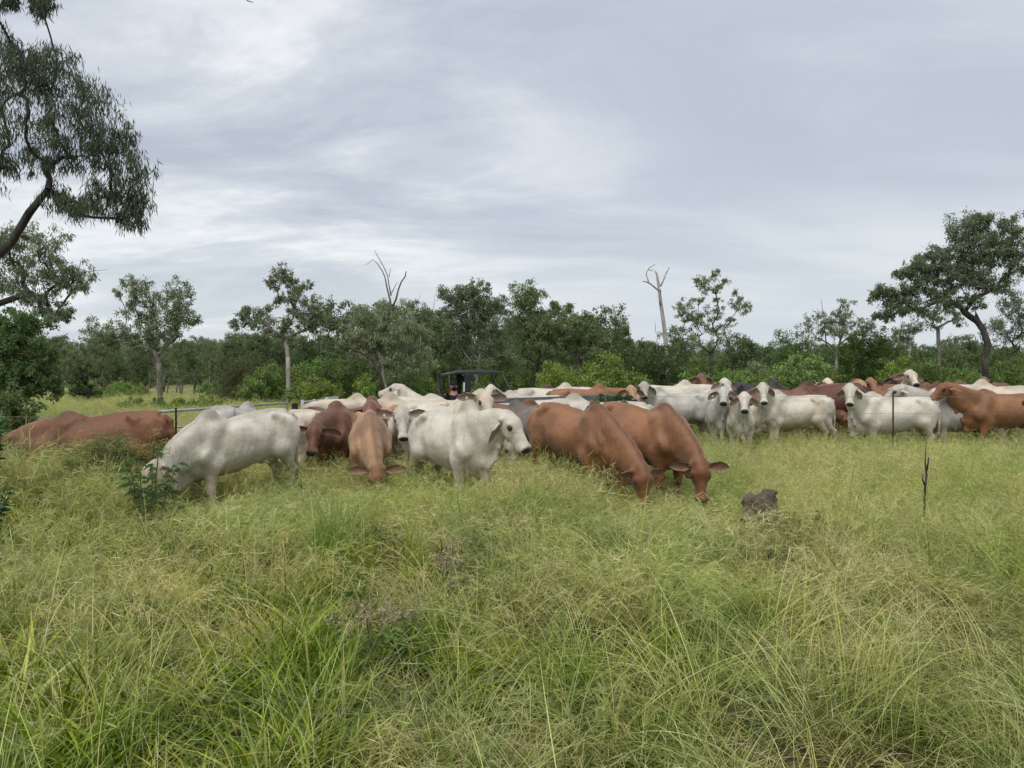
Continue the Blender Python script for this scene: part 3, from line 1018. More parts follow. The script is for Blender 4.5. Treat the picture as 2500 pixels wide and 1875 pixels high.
def panicles(r, stems, cols, nb=11, frac=0.32, bl=(0.04, 0.10), w=0.0022):
    """airy seed heads along the top of each stem path"""
    VV, FF, CC = [], [], []
    n0 = 0
    for P in stems:
        m = len(P) - 1
        c = np.array(cols[r.randint(len(cols))]) * (0.8 + 0.4 * r.rand())
        ts = 1 - frac * r.rand(nb)
        ii = np.minimum((ts * m).astype(int), m - 1)
        fr = ts * m - ii
        S = P[ii] * (1 - fr[:, None]) + P[ii + 1] * fr[:, None]
        T = P[-1] - P[-2]
        T = T / (np.linalg.norm(T) + 1e-9)
        D = r.normal(size=(nb, 3)) * 0.75 + T * 0.9
        D /= np.linalg.norm(D, axis=1, keepdims=True)
        L = (bl[0] + (bl[1] - bl[0]) * r.rand(nb, 1))
        W = np.cross(D, r.normal(size=(nb, 3)))
        W /= np.linalg.norm(W, axis=1, keepdims=True) + 1e-9
        E = S + D * L + np.array([0, 0, -0.15]) * L
        ww = w * (0.8 + 0.6 * r.rand(nb, 1))
        V = np.stack([S - W * ww * .3, S + W * ww * .3, (S + E) / 2 + W * ww * 0.8, E, (S + E) / 2 - W * ww * 0.8], 1).reshape(-1, 3)
        k = np.arange(nb)[:, None] * 5 + n0
        F = np.concatenate([np.concatenate([k, k + 1, k + 2, k + 4], 1), np.concatenate([k + 4, k + 2, k + 3, k + 3], 1)])
        VV.append(V)
        FF.append(F)
        CC.append(np.repeat(c[None], nb * 5, 0))
        n0 += nb * 5
    return np.concatenate(VV), np.concatenate(FF), np.concatenate(CC)


def clump(parts):
    V, F, C, n = [], [], [], 0
    for v, f, c in parts:
        V.append(v)
        F.append(f + n)
        C.append(c)
        n += len(v)
    V, F, C = np.concatenate(V), np.concatenate(F), np.concatenate(C)
    tri = F[:, 2] == F[:, 3]
    faces = [tuple(f[:3]) if t else tuple(f) for f, t in zip(F.tolist(), tri)] if tri.any() else F
    return new_mesh_obj('grass_clump', V, faces, M['grass'], 'none', smooth=False, attrs={'col': np.clip(C, 0.005, 0.9)})


LUSH = [(0.130, 0.190, 0.016), (0.18, 0.245, 0.022), (0.075, 0.115, 0.012), (0.28, 0.325, 0.045), (0.145, 0.195, 0.020), (0.34, 0.35, 0.060)]
MIDG = [(0.235, 0.275, 0.050), (0.165, 0.205, 0.034), (0.34, 0.345, 0.095), (0.11, 0.14, 0.022), (0.42, 0.40, 0.15)]
STRAW = [(0.57, 0.49, 0.25), (0.50, 0.44, 0.20), (0.63, 0.55, 0.31), (0.48, 0.46, 0.19)]
PALEG = [(0.46, 0.47, 0.18), (0.37, 0.41, 0.13), (0.53, 0.52, 0.25), (0.50, 0.48, 0.22)]
DEAD = [(0.27, 0.18, 0.09), (0.36, 0.26, 0.14), (0.17, 0.11, 0.055), (0.46, 0.35, 0.20)]


def grass_templates():
    T = []
    for k in range(4):          # 0-3 lush wide blades, near left
        r = np.random.RandomState(200 + k)
        v1 = blades(r, 66, 0.18, (0.25, 0.58), (0.008, 0.018), (0.3, 1.7), LUSH, lean=0.36, kink=0.08)
        v2 = blades(r, 26, 0.22, (0.14, 0.42), (0.004, 0.013), (0.8, 2.6), DEAD, lean=0.7, kink=0.4)
        v3 = blades(r, 14, 0.14, (0.55, 0.95), (0.0026, 0.0042), (0.3, 1.7), MIDG + STRAW, lean=0.35, segs=8)
        v4 = blades(r, 30, 0.2, (0.15, 0.40), (0.003, 0.007), (0.3, 1.8), LUSH + MIDG, lean=0.5)
        T.append(clump([v1[:3], v2[:3], v3[:3], v4[:3]]))
    for k in range(4):          # 4-7 mixed fine grass
        r = np.random.RandomState(230 + k)
        v1 = blades(r, 84, 0.2, (0.22, 0.52), (0.0035, 0.008), (0.5, 2.0), MIDG + LUSH[:3], lean=0.4, kink=0.1)
        v2 = blades(r, 22, 0.2, (0.15, 0.36), (0.003, 0.007), (0.8, 2.6), DEAD, lean=0.7, kink=0.4)
        v3 = blades(r, 24, 0.18, (0.5, 0.85), (0.0024, 0.0038), (0.6, 2.2), STRAW + PALEG, lean=0.3, segs=8)
        T.append(clump([v1[:3], v2[:3], v3[:3], panicles(r, v3[3][:10], STRAW + PALEG, nb=12, bl=(0.05, 0.12), w=0.0015)]))
    for k in range(4):          # 8-11 long arching wiry stems, mostly falling one way
        r = np.random.RandomState(260 + k)
        v1 = blades(r, 52, 0.2, (0.65, 1.25), (0.0030, 0.0052), (1.2, 2.5), PALEG + MIDG + STRAW[:2], lean=0.30, segs=9, dirbias=(-1.3, -0.2))
        v2 = blades(r, 50, 0.2, (0.2, 0.5), (0.003, 0.007), (0.6, 2.0), MIDG + LUSH[:3], lean=0.5)
        v3 = blades(r, 22, 0.2, (0.15, 0.36), (0.003, 0.007), (0.8, 2.6), DEAD, lean=0.7, kink=0.4)
        T.append(clump([v1[:3], v2[:3], v3[:3]]))
    for k in range(4):          # 12-15 seed-head haze
        r = np.random.RandomState(290 + k)
        v1 = blades(r, 56, 0.2, (0.42, 0.72), (0.0022, 0.0034), (0.3, 1.6), PALEG + STRAW + MIDG, lean=0.3, segs=6)
        v2 = blades(r, 70, 0.2, (0.2, 0.44), (0.003, 0.007), (0.5, 2.0), MIDG + LUSH[:3], lean=0.4)
        T.append(clump([v1[:3], v2[:3], panicles(r, v1[3][:42], PALEG + STRAW, nb=14, frac=0.42, bl=(0.05, 0.13), w=0.0022)]))
    for k in range(2):          # 16-17 bright upright tuft
        r = np.random.RandomState(320 + k)
        v1 = blades(r, 70, 0.09, (0.45, 0.85), (0.004, 0.009), (0.1, 0.7), [(0.36, 0.42, 0.10), (0.44, 0.47, 0.15), (0.28, 0.35, 0.07)], lean=0.14, segs=6)
        T.append(clump([v1[:3], panicles(r, v1[3][:20], STRAW, w=0.0018)]))
    for k in range(2):          # 18-19 dead brown litter
        r = np.random.RandomState(340 + k)
        v1 = blades(r, 120, 0.22, (0.15, 0.45), (0.003, 0.012), (1.0, 3.0), DEAD, lean=0.9, kink=0.5)
        T.append(clump([v1[:3]]))
    for k in range(2):          # 20-21 single very long stems crossing over the sward
        r = np.random.RandomState(360 + k)
        v1 = blades(r, 7, 0.15, (0.7, 1.2), (0.0035, 0.0052), (1.0, 2.4), STRAW + LUSH[3:], lean=0.6, segs=10)
        T.append(clump([v1[:3], panicles(r, v1[3][:2], STRAW, nb=8, frac=0.2, w=0.0016)]))
    return T


grass_col = template_collection('grass_clump', grass_templates())


def scatter_grass():
    r = np.random.RandomState(77)
    P, S, Ro, I = [], [], [], []

    def zone(y0, y1, dens, fn, extra=2.2):
        area_w = lambda y: 0.80 * y + extra
        n = int(dens * (y1 - y0) * (area_w(y0) + area_w(y1)))
        y = np.sqrt(y0 ** 2 + (y1 ** 2 - y0 ** 2) * r.rand(n))
        x = (r.rand(n) * 2 - 1) * area_w(y)
        z = gz(x, y)
        Q = np.stack([x, y, np.zeros(n)], -1)
        nA = vnoise(Q, 0.75, 21)
        nB = vnoise(Q, 1.7, 22)
        nC = vnoise(Q, 0.33, 23)
        for i in range(n):
            k, s, tilt = fn(x[i], y[i], nA[i], nB[i], nC[i])
            if k is None or (y[i] < 8.5 and nB[i] > 0.60 and r.rand() < 0.65):
                continue
            s *= 0.8 + 0.4 * r.rand()
            P.append((x[i], y[i], z[i]))
            hs = s * (0.8 + 0.45 * r.rand()) * height_at(x[i], y[i])
            S.append((s, s, hs))
            rz = r.rand() * 6.28 if k not in (8, 9, 10, 11) else r.normal() * 0.8 + (PI if r.rand() < 0.22 else 0)
            Ro.append((r.normal() * tilt, r.normal() * tilt, rz))
            I.append(k)

    def height_at(x, y):
        # trodden and grazed down around the front row of cattle
        g = math.exp(-(((x - 1.75) / 0.80) ** 4 + ((y - 9.0) / 1.4) ** 4))
        h = (0.80 if y < 6.5 else 0.94 if y < 11.5 else 0.9) * (1.0 - 0.50 * g)
        h *= 1.0 - 0.52 * math.exp(-(((x + 3.75) / 0.95) ** 4 + ((y - 8.5) / 1.25) ** 4))
        h *= 1.0 - 0.35 * math.exp(-(((x + 1.85) / 0.8) ** 2 + ((y - 9.0) / 0.9) ** 2))
        h *= 1.0 - 0.22 * math.exp(-(((x + 3.0) / 1.2) ** 2 + ((y - 9.2) / 1.1) ** 2))
        if x > 1.5 and 11.5 < y < 20:
            h *= 1.2
        if x < -4.2 and 7.5 < y < 9.8:
            h *= 1.3
        return h

    def near(x, y, a, b, c):
        u = x / max(y, 1)
        side = 1 / (1 + math.exp(-(u - 0.06 + (a - 0.5) * 0.5) * 9))       # 0 left, 1 right
        q = r.rand()
        if b < 0.34 and q < 0.6:
            return 18 + r.randint(2), 0.9, 0.2
        if q < side * 0.60:
            return 8 + r.randint(4), 0.85 + 0.2 * a, 0.12
        if q < 0.70 - 0.30 * side + 0.25 * (c - 0.5):
            return r.randint(4), 0.75 + 0.5 * a, 0.1
        if q < 0.80 - 0.1 * side:
            return 4 + r.randint(4), 0.9, 0.1
        return (4 + r.randint(4)) if q < 0.97 else 18 + r.randint(2), 0.85, 0.14

    def mid(x, y, a, b, c):
        u = x / max(y, 1)
        side = 1 / (1 + math.exp(-(u - 0.12 + (a - 0.5) * 0.4) * 8))
        q = r.rand()
        if b < 0.24 and q < 0.4:
            return 18 + r.randint(2), 0.9, 0.2
        if q < 0.30:
            return 4 + r.randint(4), 0.95, 0.1
        if q < 0.42 + 0.16 * (1 - side):
            return r.randint(4), 0.9, 0.1
        if q < 0.50 + 0.22 * side:
            return 8 + r.randint(4), 0.75, 0.12
        return 12 + r.randint(4), 1.08, 0.12

    def farz(x, y, a, b, c):
        q = r.rand()
        if q < 0.62:
            return 12 + r.randint(4), 0.9, 0.12
        if q < 0.85:
            return 4 + r.randint(4), 0.95, 0.1
        return 8 + r.randint(4), 0.65, 0.1
    zone(0.6, 5.0, 26, near)
    zone(1.5, 8.0, 1.1, lambda *q: (20 + r.randint(2), 1.0, 0.15))
    zone(5.0, 8.5, 23, lambda *q: near(*q) if r.rand() < 0.55 else mid(*q))
    zone(8.5, 14, 22, lambda *q: mid(*q) if q[0] < 1.5 else farz(*q))
    zone(14, 24, 13, farz)
    zone(24, 40, 6, lambda *q: (farz(*q)[0], 1.15, 0.1))
    zone(40, 70, 1.6, lambda *q: (farz(*q)[0], 1.5, 0.1))
    # tall airy seed heads standing against the bodies of the front row
    for px0, px1, d0, d1, n, hh in [(1255, 1400, 7.9, 8.7, 34, 1.30), (1010, 1230, 8.0, 8.7, 30, 1.0), (830, 1000, 8.4, 9.0, 16, 0.85), (620, 760, 8.4, 9.2, 14, 0.8), (120, 330, 8.0, 9.2, 46, 1.18),
                                    (1500, 1760, 12.0, 14.0, 20, 1.2)]:
        for _ in range(n):
            px, d = px0 + (px1 - px0) * r.rand(), d0 + (d1 - d0) * r.rand()
            x = (px - 1250) * d / FPX
            P.append((x, d, float(gz(x, d))))
            S.append((0.95, 0.95, hh * (0.75 + 0.35 * r.rand())))
            Ro.append((r.normal() * 0.1, r.normal() * 0.1, r.rand() * 6))
            I.append(12 + r.randint(4))
    # bright upright tufts seen in the photograph
    for px, d, s in [(800, 6.9, 1.0), (812, 6.95, 0.9), (790, 6.8, 0.9), (1005, 6.6, 0.8), (1640, 5.8, 0.8), (1150, 7.6, 0.8), (560, 7.6, 0.7), (2290, 6.0, 0.9), (1380, 6.8, 0.7)]:
        x = (px - 1250) * d / FPX
        P.append((x, d, float(gz(x, d))))
        S.append((s, s, s))
        Ro.append((0, 0, r.rand() * 6))
        I.append(16 + r.randint(2))
    print('grass clumps', len(P))
    scatter('grass', P, S, Ro, I, grass_col, 'tall unmown pasture grass with seed heads filling the paddock', 'grass')


scatter_grass()

# ------------------------------------------------------------------ cattle: implicit body -> one continuous mesh
def unit(v):
    v = np.asarray(v, float)
    return v / (np.linalg.norm(v) + 1e-12)


class Field:
    def __init__(self, lo, hi, h):
        self.lo, self.h = np.array(lo, float), h
        self.n = np.ceil((np.array(hi) - self.lo) / h).astype(int) + 1
        self.F = np.full(self.n, 0.3, np.float32)
        self.ax = [self.lo[i] + h * np.arange(self.n[i]) for i in range(3)]

    def _sub(self, lo, hi):
        i0 = np.clip(np.floor((np.asarray(lo) - self.lo) / self.h).astype(int), 0, self.n)
        i1 = np.clip(np.ceil((np.asarray(hi) - self.lo) / self.h).astype(int) + 1, 0, self.n)
        s = tuple(slice(a, b) for a, b in zip(i0, i1))
        X = self.ax[0][s[0]][:, None, None]
        Y = self.ax[1][s[1]][None, :, None]
        Z = self.ax[2][s[2]][None, None, :]
        return s, X, Y, Z

    def mix(self, s, d, k):
        A = self.F[s]
        h = np.clip(0.5 + 0.5 * (A - d) / k, 0, 1)
        self.F[s] = A * (1 - h) + d * h - k * h * (1 - h)

    def cone(self, a, b, r1, r2, k=0.05, sq=None, cut=False):
        """round cone a-b; sq=(axis, factor) squashes it along an axis"""
        a, b = np.asarray(a, float), np.asarray(b, float)
        m = max(r1, r2) + k + 3 * self.h
        s, X, Y, Z = self._sub(np.minimum(a, b) - m, np.maximum(a, b) + m)
        ba = b - a
        L2 = max(ba @ ba, 1e-9)
        px, py, pz = X - a[0], Y - a[1], Z - a[2]
        t = np.clip((px * ba[0] + py * ba[1] + pz * ba[2]) / L2, 0, 1)
        qx, qy, qz = px - t * ba[0], py - t * ba[1], pz - t * ba[2]
        if sq is not None:
            n, f = unit(sq[0]), sq[1]
            l = (qx * n[0] + qy * n[1] + qz * n[2]) * (f - 1)
            qx, qy, qz = qx + l * n[0], qy + l * n[1], qz + l * n[2]
        d = np.sqrt(qx * qx + qy * qy + qz * qz) - (r1 + (r2 - r1) * t)
        if cut:
            A = self.F[s]
            dd = -d
            h = np.clip(0.5 - 0.5 * (A - dd) / k, 0, 1)
            self.F[s] = A * (1 - h) + dd * h + k * h * (1 - h)
        else:
            self.mix(s, d, k)

    def tri(self, a, b, c, th, k=0.03):
        a, b, c = (np.asarray(q, float) for q in (a, b, c))
        m = th + k + 3 * self.h
        s, X, Y, Z = self._sub(np.minimum(np.minimum(a, b), c) - m, np.maximum(np.maximum(a, b), c) + m)
        sh = np.broadcast_shapes(X.shape, Y.shape, Z.shape)
        P = np.stack([np.broadcast_to(X, sh), np.broadcast_to(Y, sh), np.broadcast_to(Z, sh)], -1)
        n = np.cross(b - a, c - a)
        nl = n @ n

        def seg(p, q):
            e = q - p
            w = P - p
            t = np.clip((w @ e) / (e @ e), 0, 1)
            r = w - t[..., None] * e
            return (r * r).sum(-1)
        ed = np.minimum(np.minimum(seg(a, b), seg(b, c)), seg(c, a))
        ins = (((P - a) @ np.cross(n, b - a)) >= 0) & (((P - b) @ np.cross(n, c - b)) >= 0) & (((P - c) @ np.cross(n, a - c)) >= 0)
        pl = ((P - a) @ n) ** 2 / nl
        d = np.sqrt(np.where(ins, pl, ed)) - th
        self.mix(s, d, k)

    def trunk(self, K, k=0.04):
        K = np.array(K)
        lo = [K[0, 0] - 0.1, -0.5, K[:, 2].min() - 0.1]
        hi = [K[-1, 0] + 0.1, 0.5, K[:, 1].max() + 0.1]
        s, X, Y, Z = self._sub(lo, hi)
        # smooth interpolation of the profile
        xs = X[:, 0, 0]
        xd = np.linspace(K[0, 0], K[-1, 0], 160)
        cols = []
        for c in (1, 2, 3):
            y = np.interp(xd, K[:, 0], K[:, c])
            g = np.exp(-np.linspace(-2, 2, 13) ** 2)
            g /= g.sum()
            yp = np.pad(y, 6, mode='edge')
            cols.append(np.interp(xs, xd, np.convolve(yp, g, 'valid')))
        top, bot, w = (c[:, None, None] for c in cols)
        c = (top + bot) / 2 - 0.02
        a = (top - bot) / 2
        zn = (Z - c) / a
        ww = w * (1 - 0.20 * np.clip(zn, 0, 1.1) ** 2 - 0.10 * np.clip(-zn, 0, 1.1) ** 3)
        rr = np.sqrt((Y / ww) ** 2 + zn ** 2)
        d = (rr - 1) * np.minimum(a, ww) * 0.9
        d = d + np.maximum(0, K[0, 0] - X) + np.maximum(0, X - K[-1, 0])
        self.mix(s, d, k)

    def surface(self):
        """surface nets"""
        F, n = self.F, self.n
        ins = F < 0
        c = np.zeros(n - 1, np.int8)
        for dx in (0, 1):
            for dy in (0, 1):
                for dz in (0, 1):
                    c += ins[dx:n[0] - 1 + dx, dy:n[1] - 1 + dy, dz:n[2] - 1 + dz]
        act = np.argwhere((c > 0) & (c < 8))
        idx = np.full(n - 1, -1, np.int64)
        idx[tuple(act.T)] = np.arange(len(act))
        acc = np.zeros((len(act), 3))
        cnt = np.zeros(len(act))
        corners = [(i, j, k) for i in (0, 1) for j in (0, 1) for k in (0, 1)]
        for a in corners:
            for axi in range(3):
                if a[axi] == 1:
                    continue
                b = list(a)
                b[axi] = 1
                fa = F[act[:, 0] + a[0], act[:, 1] + a[1], act[:, 2] + a[2]]
                fb = F[act[:, 0] + b[0], act[:, 1] + b[1], act[:, 2] + b[2]]
                m = (fa < 0) != (fb < 0)
                t = np.where(m, fa / np.where(m, fa - fb, 1), 0)
                p = np.array(a, float)[None] + np.eye(3)[axi][None] * t[:, None]
                acc += np.where(m[:, None], p, 0)
                cnt += m
        V = self.lo + self.h * (act + acc / cnt[:, None])
        Q = []
        for axi in range(3):
            u, v = (axi + 1) % 3, (axi + 2) % 3
            sl0 = [slice(None)] * 3
            sl1 = [slice(None)] * 3
            sl0[axi] = slice(0, -1)
            sl1[axi] = slice(1, None)
            e = ins[tuple(sl0)] != ins[tuple(sl1)]
            E = np.argwhere(e)
            E = E[(E[:, u] > 0) & (E[:, v] > 0) & (E[:, u] < n[u] - 1) & (E[:, v] < n[v] - 1)]
            du, dv = np.zeros(3, int), np.zeros(3, int)
            du[u], dv[v] = 1, 1
            q = np.stack([idx[tuple((E - du - dv).T)], idx[tuple((E - dv).T)], idx[tuple(E.T)], idx[tuple((E - du).T)]], -1)
            flip = ~ins[tuple(E.T)]
            q[flip] = q[flip][:, ::-1]
            Q.append(q)
        Q = np.concatenate(Q)
        Q = Q[(Q >= 0).all(1)]
        return V, Q


def bez(p0, p1, p2, n):
    t = np.linspace(0, 1, n + 1)[:, None]
    return (1 - t) ** 2 * p0 + 2 * t * (1 - t) * p1 + t * t * p2


def ear_geo(base, d0, up, fwd, length, width, droop, curl=0.35):
    """leaf-shaped cupped ear; d0 initial direction, fwd the way the hollow faces"""
    ns, nv = 11, 7
    pts = [np.array(base)]
    d = unit(d0)
    for i in range(ns - 1):
        d = unit(d + np.array([0, 0, -1.0]) * droop / ns)
        pts.append(pts[-1] + d * length / (ns - 1))
    P = np.array(pts)
    t = np.linspace(0, 1, ns)
    w = width * 0.5 * np.interp(t, [0, .12, .3, .55, .8, .93, 1], [.38, .55, .88, 1, .72, .36, .04])
    V = []
    for layer in (0, 1):
        for i in range(ns):
            T = unit(P[min(i + 1, ns - 1)] - P[max(i - 1, 0)])
            N = unit(fwd - T * (fwd @ T))
            S = np.cross(T, N)
            for v in np.linspace(-1, 1, nv):
                cup = curl * w[i] * (v * v) + (0.5 * w[i] * (v ** 2) * (1 - t[i]) * 1.2 if t[i] < 0.5 else 0)
                thick = (0.005 if layer else -0.005) * (1 - 0.5 * abs(v))
                V.append(P[i] + S * w[i] * v * (1 - 0.12 * abs(v)) + N * (cup + thick))
    V = np.array(V)
    F = []
    m = ns * nv
    g = lambda l, i, v: l * m + i * nv + v
    for i in range(ns - 1):
        for v in range(nv - 1):
            F.append((g(1, i, v), g(1, i, v + 1), g(1, i + 1, v + 1), g(1, i + 1, v)))
            F.append((g(0, i, v), g(0, i + 1, v), g(0, i + 1, v + 1), g(0, i, v + 1)))
        for v, o in ((0, 0), (nv - 1, 1)):
            q = (g(0, i, v), g(1, i, v), g(1, i + 1, v), g(0, i + 1, v))
            F.append(q if o else q[::-1])
    for i in (0, ns - 1):
        for v in range(nv - 1):
            F.append((g(0, i, v), g(0, i, v + 1), g(1, i, v + 1), g(1, i, v)))
    inner = np.zeros(len(V))
    inner[m:] = 1
    tipw = np.tile(np.repeat(t, nv), 2)
    return V, F, inner, tipw, P


BODY = [(-0.86, 1.04, 0.96, 0.04), (-0.82, 1.19, 0.88, 0.13), (-0.72, 1.27, 0.78, 0.19), (-0.50, 1.305, 0.70, 0.235), (-0.30, 1.295, 0.655, 0.265), (-0.05, 1.265, 0.60, 0.305),
        (0.20, 1.26, 0.585, 0.30), (0.40, 1.275, 0.585, 0.25), (0.55, 1.26, 0.59, 0.205), (0.68, 1.20, 0.62, 0.165), (0.78, 1.10, 0.68, 0.12), (0.85, 0.98, 0.78, 0.05)]


def build_cow_mesh(name, mat, neck=(0, 30, 0.62), head=(0, -20), roll=0.0, ears=((20, 0.9), (20, 0.9)), legs=((0, 0), (0, 0), (0, 0), (0, 0)),
                   hump=1.0, res=0.02, seed=0, neck_drop=0.0, fat=1.0, dew=1.0, tailpose=0.0, ear_len=0.28, front=1.0, earface=15.0):
    """neck=(yaw,pitch,length) of the poll from the withers, head=(yaw,pitch) of the face, in the cow's own frame (x forward, y left)"""
    ny, npi, nl = R(neck[0]), R(neck[1]), neck[2]
    NB = np.array([0.62, 0.0, 1.12])
    nd = np.array([math.cos(npi) * math.cos(ny), math.cos(npi) * math.sin(ny), math.sin(npi)])
    HO = NB + nd * nl
    hy, hp = R(head[0]), R(head[1])
    ex = np.array([math.cos(hp) * math.cos(hy), math.cos(hp) * math.sin(hy), math.sin(hp)])
    ey = np.array([-math.sin(hy), math.cos(hy), 0.0])
    ez = np.cross(ex, ey)
    ro = R(roll)
    ey, ez = ey * math.cos(ro) + ez * math.sin(ro), ez * math.cos(ro) - ey * math.sin(ro)
    HP = lambda x, y, z: HO + ex * x + ey * y + ez * z
    tipp = HP(0.56, 0, 0)
    lo = np.minimum(np.array([-1.05, -0.46, -0.02]), np.minimum(HO, tipp) - 0.24)
    hi = np.maximum(np.array([0.98, 0.46, 1.56]), np.maximum(HO, tipp) + 0.24)
    f = Field(lo, hi, res)
    K = [(x, t, b, w * fat) for x, t, b, w in BODY]
    f.trunk(K)
    # hump, leaning back over the withers
    if hump > 0:
        f.cone((0.36, 0, 1.22), (0.43, 0, 1.25 + 0.10 * hump), 0.155, 0.095, 0.09, sq=((0, 1, 0), 1.25))
        f.cone((0.44, 0, 1.24 + 0.09 * hump), (0.62, 0, 1.13), 0.085, 0.12, 0.09, sq=((0, 1, 0), 1.15))
        f.cone((0.30, 0, 1.20), (0.39, 0, 1.25 + 0.11 * hump), 0.09, 0.06, 0.08, sq=((0, 1, 0), 1.2))
    for s in (1, -1):
        fl, rl = (legs[0], legs[1])[s < 0], (legs[2], legs[3])[s < 0]
        # hook and pin bones, tail head
        f.cone((-0.41, s * 0.168, 1.232), (-0.49, s * 0.19, 1.175), 0.042, 0.055, 0.065)
        f.cone((-0.79, s * 0.09, 1.12), (-0.70, s * 0.12, 1.14), 0.045, 0.05, 0.06)
        # thigh, gaskin, hock, cannon
        dx, dy = rl
        f.cone((-0.60, s * 0.135, 1.02), (-0.50, s * 0.185, 0.80), 0.17 * fat, 0.12, 0.10, sq=((0, 1, 0), 1.35))
        f.cone((-0.73, s * 0.13, 0.98), (-0.68, s * 0.15, 0.74), 0.10, 0.075, 0.09, sq=((0, 1, 0), 1.1))
        f.cone((-0.52, s * 0.175, 0.80), (-0.70 + dx * 0.5, s * 0.165, 0.52), 0.115, 0.055, 0.07)
        f.cone((-0.745 + dx * 0.5, s * 0.16, 0.53), (-0.70 + dx * 0.55, s * 0.16, 0.48), 0.045, 0.05, 0.03)
        f.cone((-0.715 + dx * 0.5, s * 0.16, 0.48), (-0.68 + dx, s * 0.16 + dy, 0.14), 0.046, 0.034, 0.03)
        f.cone((-0.68 + dx, s * 0.16 + dy, 0.13), (-0.63 + dx, s * 0.16 + dy, 0.04), 0.042, 0.052, 0.02)
        # shoulder blade, arm, knee, cannon
        dx, dy = fl
        f.cone((0.42, s * 0.12, 1.16), (0.60, s * 0.165, 0.90), 0.10, 0.115, 0.08, sq=((0, 1, 0), 1.3))
        f.cone((0.60, s * 0.15, 0.90), (0.47, s * 0.165, 0.74), 0.115, 0.10, 0.09)
        f.cone((0.47, s * 0.16, 0.76), (0.49 + dx * 0.5, s * 0.15, 0.43), 0.095, 0.052, 0.06)
        f.cone((0.495 + dx * 0.5, s * 0.15, 0.44), (0.495 + dx * 0.55, s * 0.15, 0.37), 0.053, 0.05, 0.02)
        f.cone((0.48 + dx * 0.55, s * 0.15, 0.37), (0.47 + dx, s * 0.15 + dy, 0.13), 0.040, 0.033, 0.03)
        f.cone((0.47 + dx, s * 0.15 + dy, 0.12), (0.51 + dx, s * 0.15 + dy, 0.04), 0.042, 0.052, 0.02)
    # flank hollow
    for s in (1, -1):
        f.cone((-0.27, s * 0.375, 1.15), (-0.20, s * 0.395, 1.03), 0.105, 0.08, 0.10, cut=True)
        f.cone((-0.35, s * 0.345, 0.95), (-0.27, s * 0.335, 0.74), 0.055, 0.05, 0.07, cut=True)
        f.cone((0.36, s * 0.365, 0.93), (0.27, s * 0.335, 1.16), 0.065, 0.06, 0.07, cut=True)
        f.cone((0.73, s * 0.270, 0.86), (0.60, s * 0.245, 1.13), 0.055, 0.05, 0.06, cut=True)
        f.cone((-0.60, s * 0.32, 1.18), (-0.66, s * 0.31, 1.02), 0.06, 0.05, 0.07, cut=True)
    # spine ridge and brisket
    f.cone((-0.70, 0, 1.25), (0.25, 0, 1.235), 0.035, 0.035, 0.06)
    f.cone((0.50, 0, 0.66), (0.78, 0, 0.72), 0.10, 0.085, 0.10, sq=((0, 1, 0), 1.1))
    # udder / navel fold
    f.cone((-0.46, 0, 0.68), (-0.36, 0, 0.66), 0.09, 0.06, 0.06)
    f.cone((0.0, 0, 0.60), (0.25, 0, 0.58), 0.03, 0.035, 0.05, sq=((0, 1, 0), 1.4))
    # neck
    up0, low0 = np.array([0.52, 0, 1.13]), np.array([0.60, 0, 0.90])
    side = unit(np.cross(nd, (0, 0, 1)))
    up1 = HP(-0.015, 0, -0.025)
    low1 = HP(0.05, 0, -0.115)
    cu = (up0 + up1) / 2 + np.array([0.10, 0, 0.05 + neck_drop])
    cl = (low0 + low1) / 2 + np.array([0.10, 0, -0.01 + neck_drop])
    U, L = bez(up0, cu, up1, 5), bez(low0, cl, low1, 5)
    ru, rl_ = np.linspace(0.165, 0.088, 6), np.linspace(0.175, 0.078, 6)
    for i in range(5):
        f.cone(U[i], U[i + 1], ru[i], ru[i + 1], 0.06, sq=(side, 1.25))
        f.cone(L[i], L[i + 1], rl_[i], rl_[i + 1], 0.07, sq=(side, 1.2))
        mi, mj = (U[i] + L[i]) / 2, (U[i + 1] + L[i + 1]) / 2
        f.cone(mi, mj, ru[i] * 1.0, ru[i + 1] * 0.98, 0.05, sq=(side, 1.2))
    # dewlap: a thin hanging fold from throat to brisket
    r_ = np.random.RandomState(seed)
    A = [L[i] * 1.0 for i in range(6)][::-1] + [np.array([0.80, 0, 0.72])]
    A = [A[0]] + [a for a in A[1:]]
    dn = unit(np.array([0, 0, -1.0]) * 1.0)
    dep = np.array([0.05, 0.13, 0.20, 0.26, 0.27, 0.25, 0.15]) * dew
    D = [a + dn * dd * (0.9 + 0.2 * r_.rand()) + np.array([0, 0.02 * math.sin(i * 2.1 + seed), 0]) + np.array([0.02, 0, 0]) for i, (a, dd) in enumerate(zip(A, dep))]
    if dew > 0:
        for i in range(6):
            f.tri(A[i], A[i + 1], D[i], 0.020, 0.035)
            f.tri(A[i + 1], D[i + 1], D[i], 0.018, 0.03)
        last = np.array([0.62, 0, 0.60])
        f.tri(A[6], D[6], last, 0.03, 0.04)
    # head
    sqh = (ey, 1.06)
    f.cone(HP(0.0, 0, -0.015), HP(0.15, 0, 0.005), 0.098, 0.102, 0.04, sq=sqh)
    f.cone(HP(0.02, 0, 0.035), HP(0.12, 0, 0.045), 0.062, 0.072, 0.05)
    f.cone(HP(0.13, 0, -0.005), HP(0.385, 0, -0.05), 0.094, 0.060, 0.035, sq=(ey, 1.04))
    f.cone(HP(0.16, 0, 0.045), HP(0.42, 0, -0.015), 0.050, 0.038, 0.03)
    f.cone(HP(0.425, -0.026, -0.055), HP(0.425, 0.026, -0.055), 0.056, 0.056, 0.035)
    f.cone(HP(0.455, -0.022, -0.040), HP(0.455, 0.022, -0.040), 0.040, 0.040, 0.03)
